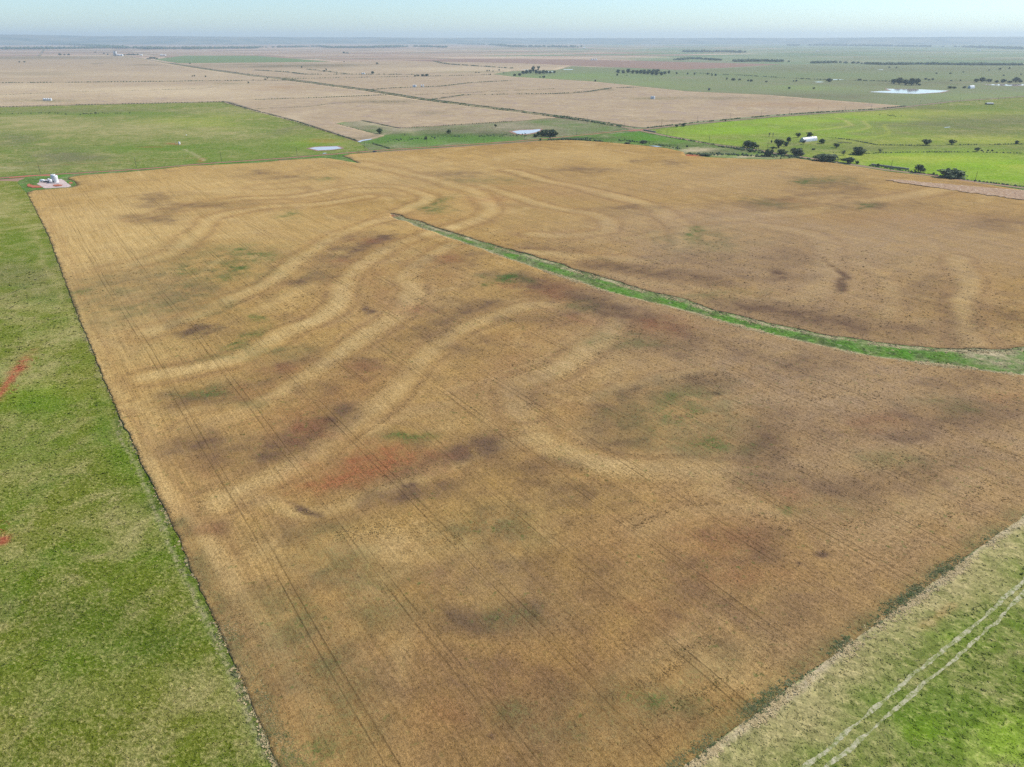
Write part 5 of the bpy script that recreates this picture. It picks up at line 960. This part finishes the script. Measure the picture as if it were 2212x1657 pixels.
# ================================================================== BUILDINGS
t = NT('weathered_roof_steel', .42, .4); ob = t.obj(); n1 = t.noise(ob, .35, 5, .65); 
t.b.inputs['Metallic'].default_value = .35
M['rust_roof'] = t.done(t.mix(t.math('MULTIPLY', t.rng(n1, .5, .68), .7), (.60, .60, .60), (.33, .20, .14)))
def arch_hut(name, label, ga, gb, ge, height, door=True, roof=None):
    """half-round hut: ga, gb the near gable's base corners, ge the far end of the side under gb"""
    a, b, e = (Vector((*W(*q), 0)) for q in (ga, gb, ge)); wv = b - a; ax = (e - b); wid = wv.length
    axn = ax.normalized(); pn = Vector((axn.y, -axn.x, 0))
    if pn.dot(wv) < 0: pn = -pn
    wid = abs(wv.dot(pn)); L = ax.length; org = b - pn * wid / 2
    o = empty(name, (org.x, org.y, .16), math.atan2(axn.y, axn.x)); tag(o, label, 'hut')
    R = wid / 2; n = 18; ribs = int(L / .9); sgn = 1
    def arc(k_, r): an = math.pi * k_ / n; return (-math.cos(an) * r, math.sin(an) * r * height / R)
    for i in range(ribs):
        v = []; x0, x1 = L * i / ribs, L * (i + 1) / ribs; xs = [x0, x0 + (x1 - x0) * .3, x0 + (x1 - x0) * .7, x1 - .004]; rr = [R, R + .07, R + .07, R]
        for x_, r in zip(xs, rr):
            for k_ in range(n + 1): y_, z_ = arc(k_, r); v.append((x_, y_, z_))
        f = [(j * (n + 1) + k_, j * (n + 1) + k_ + 1, (j + 1) * (n + 1) + k_ + 1, (j + 1) * (n + 1) + k_) for j in range(3) for k_ in range(n)]
        link_mesh('roof_panel', mesh_np('roof_panel', v, f), roof or M['rust_roof'], o)
    for x_, nm in ((.05, 'gable_wall'), (L - .05, 'gable_wall')):
        v = [(x_, *arc(k_, R - .03)) for k_ in range(n + 1)]; link_mesh(nm, mesh_np(nm, v, [tuple(range(n + 1))]), M['grey_steel'], o)
    if door:
        d = MB().box(-.02, .03, -1.7, 1.7, 0, 3.3).build('door', M['grey_steel'], o); MB().box(-.06, -.025, 1.2, 1.35, 1.1, 1.4).build('handle', M['dark_steel'], d)
        wd = MB().box(-.02, .03, R * .45, R * .45 + .9, 1.1, 2.2).build('window', M['glass'], o); MB().box(-.05, .035, R * .45 - .08, R * .45 + .98, 1.0, 1.1).build('sill', M['grey_steel'], wd)
    return o
arch_hut('arched_hut', 'long rust streaked arched metal hut in the farm yard', (1721.6, 307.2), (1736.5, 307.8), (1765.5, 304.2), 5.3)
arch_hut('arched_barn', 'small bright white arched barn beyond the large pond', (2089.5, 191.2), (2096, 191.6), (2105.5, 191.2), 7.5, True, M['white_steel'])
def shed(name, label, px, py, wpx, hpx, deep, roofm, wallm, rz=0., openf=True, pitch=.12):
    s = mpp(py); w = wpx * s; h = hpx * s; o = empty(name, (*W(px, py), .2), rz); tag(o, label, 'shed' if openf else 'building')
    r = h * pitch
    MB().box(-w / 2, w / 2, deep - .15, deep, 0, h).build('wall', wallm, o)
    for x0 in (-w / 2, w / 2 - .15): MB().box(x0, x0 + .15, 0, deep - .16, 0, h).build('wall', wallm, o)
    if openf:
        for i in range(4): xx = -w / 2 + .5 + (w - 1) * i / 3; MB().box(xx - .12, xx + .12, .05, .29, 0, h - .02).build('post', M['wood_pole'], o)
    else:
        f_ = MB().box(-w / 2 + .16, w / 2 - .16, .02, .16, 0, h - .02).build('wall', wallm, o)
        d = MB().box(-w * .12, w * .12, -.05, .01, 0, h * .7).build('door', M['grey_steel'], o)
        for sx_ in (-.34, .34): wd = MB().box(w * sx_ - w * .06, w * sx_ + w * .06, -.05, .01, h * .35, h * .7).build('window', M['glass'], o)
    m = MB(); ov = .5
    m.add([(-w / 2 - ov, -ov, h), (w / 2 + ov, -ov, h), (w / 2 + ov, deep + ov, h), (-w / 2 - ov, deep + ov, h), (-w / 2 - ov, deep / 2, h + r + .35), (w / 2 + ov, deep / 2, h + r + .35)], [(0, 1, 5, 4), (3, 4, 5, 2), (0, 4, 3), (1, 2, 5), (3, 2, 1, 0)])
    m.build('roof', roofm, o)
    return o
shed('open_shed', 'low open shed with a white roof on the green range', 2139.5, 226.2, 13.5, 2.6, 9, M['white_steel'], M['dark_steel'])
shed('dark_shed', 'small dark box shed at the edge of the tan wheat', 1532, 195.4, 3.6, 3.6, 4, M['dark_steel'], M['dark_steel'], 0, False)
# grain elevator
ge = empty('grain_elevator', (*W(249, 121.4), .2)); tag(ge, 'tall twin concrete grain elevator on the hazy plain', 'elevator')
s_ = mpp(121.4)
for xx, yy in ((-1.7 * s_, 0), (1.5 * s_, 4), (-1.7 * s_, 12), (1.5 * s_, 14)): MB().lathe([(1.45 * s_, 0), (1.45 * s_, 31), (1.3 * s_, 31.4)], 20, (xx, yy, 0)).build('silo', M['concrete'], ge, True)
hd = MB().box(-2.6 * s_, 2.8 * s_, 2, 10, 31.2, 36.5).build('headhouse', M['concrete'], ge); MB().box(-2.8 * s_, 3.0 * s_, 1.6, 10.4, 36.5, 37.2).build('roof', M['grey_steel'], hd)
for lb, px, w in (('long white shed at the foot of the grain elevator', 256, 5.5), ('short white shed next to the long elevator shed', 262.5, 4)): shed('elevator_shed', lb, px, 120.8, w, 2.6, 18, M['white_steel'], M['white_steel'], 0, False, .3)
shed('elevator_shed', 'white shed among trees at the end of the elevator village', 304, 119.6, 5, 1.6, 16, M['white_steel'], M['white_steel'], 0, False, .3)
many([(233, 119, 4, 3), (264, 120, 4, 3.6), (269, 120.2, 4, 3), (275, 120, 5, 3), (279, 119.6, 5, 4), (284, 119.6, 4, 2.6), (288, 119.8, 5, 3.6), (292, 119.6, 4, 3), (297, 119.2, 5, 3)], 'village_tree', 'hazy dark tree in the row beside the grain elevator', 'trees beside the grain elevator')
for lb, px, py, w, h in (('white farm building on the far plain behind the small copse', 348, 120.2, 4, 1.8), ('pale low barn beside the white far farm building', 354, 120.2, 6, 1.4), ('white barn speck beyond the middle tan strips', 1262, 104.5, 6, 1.6), ('white barn on the faint plain beyond the long range hedge', 2115, 109.8, 6, 1.8), ('white barn near the brown field end of the range', 1766, 111.5, 4, 1.5), ('large white building far beyond the grain elevator', 219, 85.6, 3.2, 1.8), ('pale barn in the grove beside the water', 1184, 157, 4, 2)):
    shed('far_barn', lb, px, py, w, h, 16, M['white_steel'], M['white_steel'], 0, False, .3)

# ================================================================== HAY BALES
M['hay'] = plain('weathered_hay', (.30, .265, .20), .95, .3, 3)
rb = random.Random(3)
def bale_mesh(seed):
    r = random.Random(seed); m = MB(); n = 14; prof = [(-.74, .62), (-.70, .80), (-.3, .86), (.3, .86), (.70, .80), (.74, .62)]; base = []
    for x, rad in prof:
        for k_ in range(n):
            a = 2 * math.pi * k_ / n; q = rad * (1 + r.uniform(-.03, .03)); z = .82 + q * math.sin(a); m.v.append((x + r.uniform(-.02, .02), q * math.cos(a), max(.0, z)))
    for i in range(5):
        for k_ in range(n): k2 = (k_ + 1) % n; m.f.append((i * n + k_, i * n + k2, (i + 1) * n + k2, (i + 1) * n + k_))
    m.f.append(tuple(reversed(range(n)))); m.f.append(tuple(range(5 * n, 6 * n)))
    me = m.mesh('hay_bale', True); me.materials.append(M['hay']); return me
BALES = [bale_mesh(i) for i in range(4)]
for (p0, p1, lb, gr) in (((1883.5, 357.2), (1966, 367.6), 'round hay bale butted in the long row below the yellow meadow', 'long hay bale row by the yellow meadow'), ((1391, 282.2), (1417, 286.6), 'round hay bale butted in the short row near the crossroads', 'short hay bale row near the crossroads')):
    a, b = Vector(W(*p0)), Vector(W(*p1)); n = max(2, int((b - a).length / 1.56)); d = (b - a).normalized(); rz = math.atan2(d.y, d.x)
    for i in range(n):
        o = bpy.data.objects.new('hay_bale', BALES[rb.randrange(4)]); COL.objects.link(o); q = a + d * (1.56 * i); o.location = (q.x + rb.uniform(-.1, .1), q.y + rb.uniform(-.1, .1), .14)
        o.rotation_euler = (0, 0, rz + rb.uniform(-.05, .05)); s2 = rb.uniform(1.0, 1.12); o.scale = (1.02, s2, s2); tag(o, lb, 'hay bale', gr)

# ================================================================== UTILITY POLES
pm = MB().tube([(0, 0, -.2), (0, 0, 5), (0, 0, 10)], [.20, .17, .13], 8).mesh('pole'); pm.materials.append(M['wood_pole'])
am_ = MB().box(-1.1, 1.1, -.06, .06, 9.2, 9.35).mesh('crossarm'); am_.materials.append(M['wood_pole'])
im = MB().lathe([(.07, 0), (.09, .1), (.04, .22)], 8).mesh('insulator'); im.materials.append(M['grey_steel'])
def pole(px, py, label, group, rz, arm=False):
    o = empty('utility_pole', (*W(px, py), .15), rz); tag(o, label, 'utility pole', group); link_mesh('pole', pm, None, o)
    if arm:
        link_mesh('crossarm', am_, None, o)
        for xx in (-1, 1): q = link_mesh('insulator', im, None, o); q.location = (xx, 0, 9.35)
    q = link_mesh('insulator', im, None, o); q.location = (0, 0, 10)
for q in ((87.5, 375), (295, 362.3), (479, 349), (642, 337.3), (788.5, 326), (922.4, 317.3), (1045.5, 309), (1133, 302.6), (1245.5, 292.5), (1348, 280.5)): pole(*q, 'bare wooden utility pole along the red dirt road above the wheat', 'poles along the red dirt road', .5)
for q in ((1440, 296.5), (1531, 313.2), (1657, 323), (1923, 369), (2105, 394.6)): pole(*q, 'dark wooden utility pole along the track past the hay bales', 'poles past the hay bales', -1., q[0] == 1531)
for q in ((1429, 272), (1506, 264), (1577, 257.5), (1644, 251.3), (1705, 246.8), (1766, 243.8), (1825, 241.2), (1881, 237.3), (1934, 232.4), (1986, 228.8), (2031, 226.7), (2073, 221.8), (2115, 219.3), (2156, 215.6), (2196, 212)): pole(*q, 'thin utility pole along the grassy lane edging the tan field', 'poles along the grassy lane', .5)
pole(1268.5, 267.4, 'lone utility pole on the lane running through the far wheat', None, .5)

# ================================================================== CATTLE
def cow_mesh():
    m = MB()
    # body loft along x
    sec = [(-1.0, .9, .10, .16), (-.92, .95, .28, .36), (-.6, .95, .33, .42), (0, .90, .36, .46), (.5, .93, .32, .42), (.75, 1.0, .22, .34), (1.0, 1.02, .14, .24), (1.22, .98, .11, .16), (1.45, .86, .12, .14), (1.62, .74, .07, .08)]
    n = 10
    for x, z, ry, rz_ in sec:
        for k_ in range(n): a = 2 * math.pi * k_ / n; m.v.append((x, ry * math.cos(a), z + rz_ * math.sin(a)))
    for i in range(len(sec) - 1):
        for k_ in range(n): k2 = (k_ + 1) % n; m.f.append((i * n + k_, i * n + k2, (i + 1) * n + k2, (i + 1) * n + k_))
    m.f.append(tuple(reversed(range(n)))); m.f.append(tuple(range((len(sec) - 1) * n, len(sec) * n)))
    for sy in (-.2, .2):
        m.tube([(.55, sy, .8), (.52, sy, .42), (.55, sy, .06), (.58, sy, 0)], [.13, .08, .06, .07], 6)
        m.tube([(-.72, sy, .85), (-.62, sy, .6), (-.82, sy, .36), (-.78, sy, 0)], [.18, .11, .06, .07], 6)
        m.tube([(1.28, sy * .5, 1.08), (1.24, sy * 1.3, 1.12)], [.05, .02], 5)
    m.tube([(-1.0, 0, 1.1), (-1.1, 0, .8), (-1.08, 0, .4)], [.04, .03, .05], 5)
    me = m.mesh('cow', True); me.materials.append(plain('black_hide', (.012, .011, .010), .7, .3, 2)); return me
CW = cow_mesh(); rc = random.Random(11)
def cow(px, py, lb, gr):
    o = bpy.data.objects.new('cow', CW); COL.objects.link(o); o.location = (*W(px, py), .12); o.rotation_euler = (0, 0, rc.choice((0, 3.14)) + rc.uniform(-.6, .6))
    s2 = rc.uniform(.95, 1.25); o.scale = (s2,) * 3; tag(o, lb, 'cow', gr)
zx = [(88, 175), (135, 175), (228, 175), (285, 182), (312, 165), (428, 175), (485, 180), (655, 200), (645, 190), (955, 208), (1020, 190), (1040, 190), (1075, 190), (1095, 188), (1130, 196), (1175, 190), (1208, 180), (1260, 180), (1275, 172), (1290, 168), (1288, 194), (1340, 184), (1430, 163), (1473, 183), (1535, 180), (1700, 178), (1740, 180), (1808, 178), (2000, 172)]
for a, b in zx: cow(75.6 + a * .10254, 227.4 + b * .10254, 'black cow grazing in the herd on the pasture below pale wheat', 'black herd on the west pasture')
for a in (1, 27, 40, 46, 67): cow(a, 246.3, 'black cow grazing in the herd on the pasture below pale wheat', 'black herd on the west pasture')
for a, b in ((1900, 249.6), (1917.5, 249.8), (1921.5, 251), (1928, 249.8), (1931, 250.4), (1934, 253.4), (1946.5, 251.8), (1925, 250.6)): cow(a, b, 'black cow in the small herd on the bright terrace pasture', 'small black herd on the terrace pasture')

# ================================================================== PARKED CAR
M['car_paint'] = plain('navy_car_paint', (.012, .018, .040), .25, .05, 1, spec=.6)
M['rubber'] = plain('tyre_rubber', (.02, .02, .02), .9, .1, 4)
M['lamp'] = plain('lamp_lens', (.6, .6, .58), .2, .05, 2)
M['lamp_red'] = plain('tail_lens', (.35, .02, .02), .3, .05, 2)
rd = Vector(W(828, 324.3)) - Vector(W(760.5, 330))
car = empty('parked_car', (*W(809.6, 329.3), .25), math.atan2(rd.y, rd.x)); tag(car, 'dark navy car parked between the red road and the wheat', 'car')
m = MB(); prof = [(-2.3, .35), (-2.35, .75), (-2.2, 1.0), (-1.0, 1.06), (1.2, 1.08), (2.1, .95), (2.3, .75), (2.3, .35)]
for sy, ins in ((-.92, 0), (.92, 0)): m.v += [(x, sy * (.93 if z > 1 else 1), z) for x, z in prof]
n = len(prof); m.f += [tuple(range(n)), tuple(reversed(range(n, 2 * n)))] + [(i, n + i, n + (i + 1) % n, (i + 1) % n) for i in range(n)]
m.build('body', M['car_paint'], car)
m = MB(); pr = [(-2.15, 1.0), (-1.9, 1.62), (-1.5, 1.70), (.4, 1.70), (.7, 1.64), (1.45, 1.08)]
m.v += [(x, -.86 + (.14 if z > 1.3 else 0), z) for x, z in pr] + [(x, .86 - (.14 if z > 1.3 else 0), z) for x, z in pr]; n = len(pr)
m.f += [tuple(range(n)), tuple(reversed(range(n, 2 * n)))] + [(i, n + i, n + (i + 1) % n, (i + 1) % n) for i in range(n)]
cab = m.build('cabin', M['car_paint'], car)
for sy in (-1, 1):
    for x0, x1 in ((-1.75, -.75), (-.65, .35)):
        y0 = sy * .868; y1 = sy * .745
        MB().add([(x0, y0, 1.12), (x1, y0, 1.12), (x1 - .05, y1 * 1.01, 1.6), (x0 + .1, y1 * 1.01, 1.6), (x0, y0 + sy * .012, 1.12), (x1, y0 + sy * .012, 1.12), (x1 - .05, y1 * 1.01 + sy * .012, 1.6), (x0 + .1, y1 * 1.01 + sy * .012, 1.6)], [(0, 1, 2, 3), (7, 6, 5, 4), (0, 4, 5, 1), (1, 5, 6, 2), (2, 6, 7, 3), (3, 7, 4, 0)]).build('window', M['glass'], cab)
MB().add([(1.43, -.74, 1.12), (1.43, .74, 1.12), (.76, .64, 1.61), (.76, -.64, 1.61), (1.46, -.74, 1.13), (1.46, .74, 1.13), (.79, .64, 1.63), (.79, -.64, 1.63)], [(0, 1, 2, 3), (7, 6, 5, 4), (0, 4, 5, 1), (1, 5, 6, 2), (2, 6, 7, 3), (3, 7, 4, 0)]).build('windscreen', M['glass'], cab)
for xx in (-1.42, 1.42):
    for sy in (-.86, .86):
        wh = MB().tube([(xx, sy - .12, .36), (xx, sy + .12, .36)], [.36, .36], 16).build('wheel', M['rubber'], car); MB().tube([(xx, sy - .13, .36), (xx, sy + .13, .36)], [.21, .21], 12).build('rim', M['grey_steel'], wh)
for sy in (-.65, .65): MB().box(2.28, 2.33, sy - .18, sy + .18, .68, .84).build('headlight', M['lamp'], car); MB().box(-2.37, -2.32, sy - .15, sy + .15, .72, .95).build('tail_light', M['lamp_red'], car)

# ================================================================== HAZE
mb = MB().box(-27500, 27500, -27500, 27500, -1.5, 300)
hz = mb.build('haze', None); hz['kind'] = 'stuff'
hm = bpy.data.materials.new('haze_air'); hm.use_nodes = True; hn = hm.node_tree.nodes
for n_ in list(hn):
    if n_.type == 'BSDF_PRINCIPLED': hn.remove(n_)
pv = hn.new('ShaderNodeVolumePrincipled'); pv.inputs['Color'].default_value = (.82, .95, 1.0, 1); pv.inputs['Density'].default_value = 6.3e-5; pv.inputs['Anisotropy'].default_value = .15
hm.node_tree.links.new(pv.outputs[0], hn['Material Output'].inputs['Volume']); hz.data.materials.append(hm)
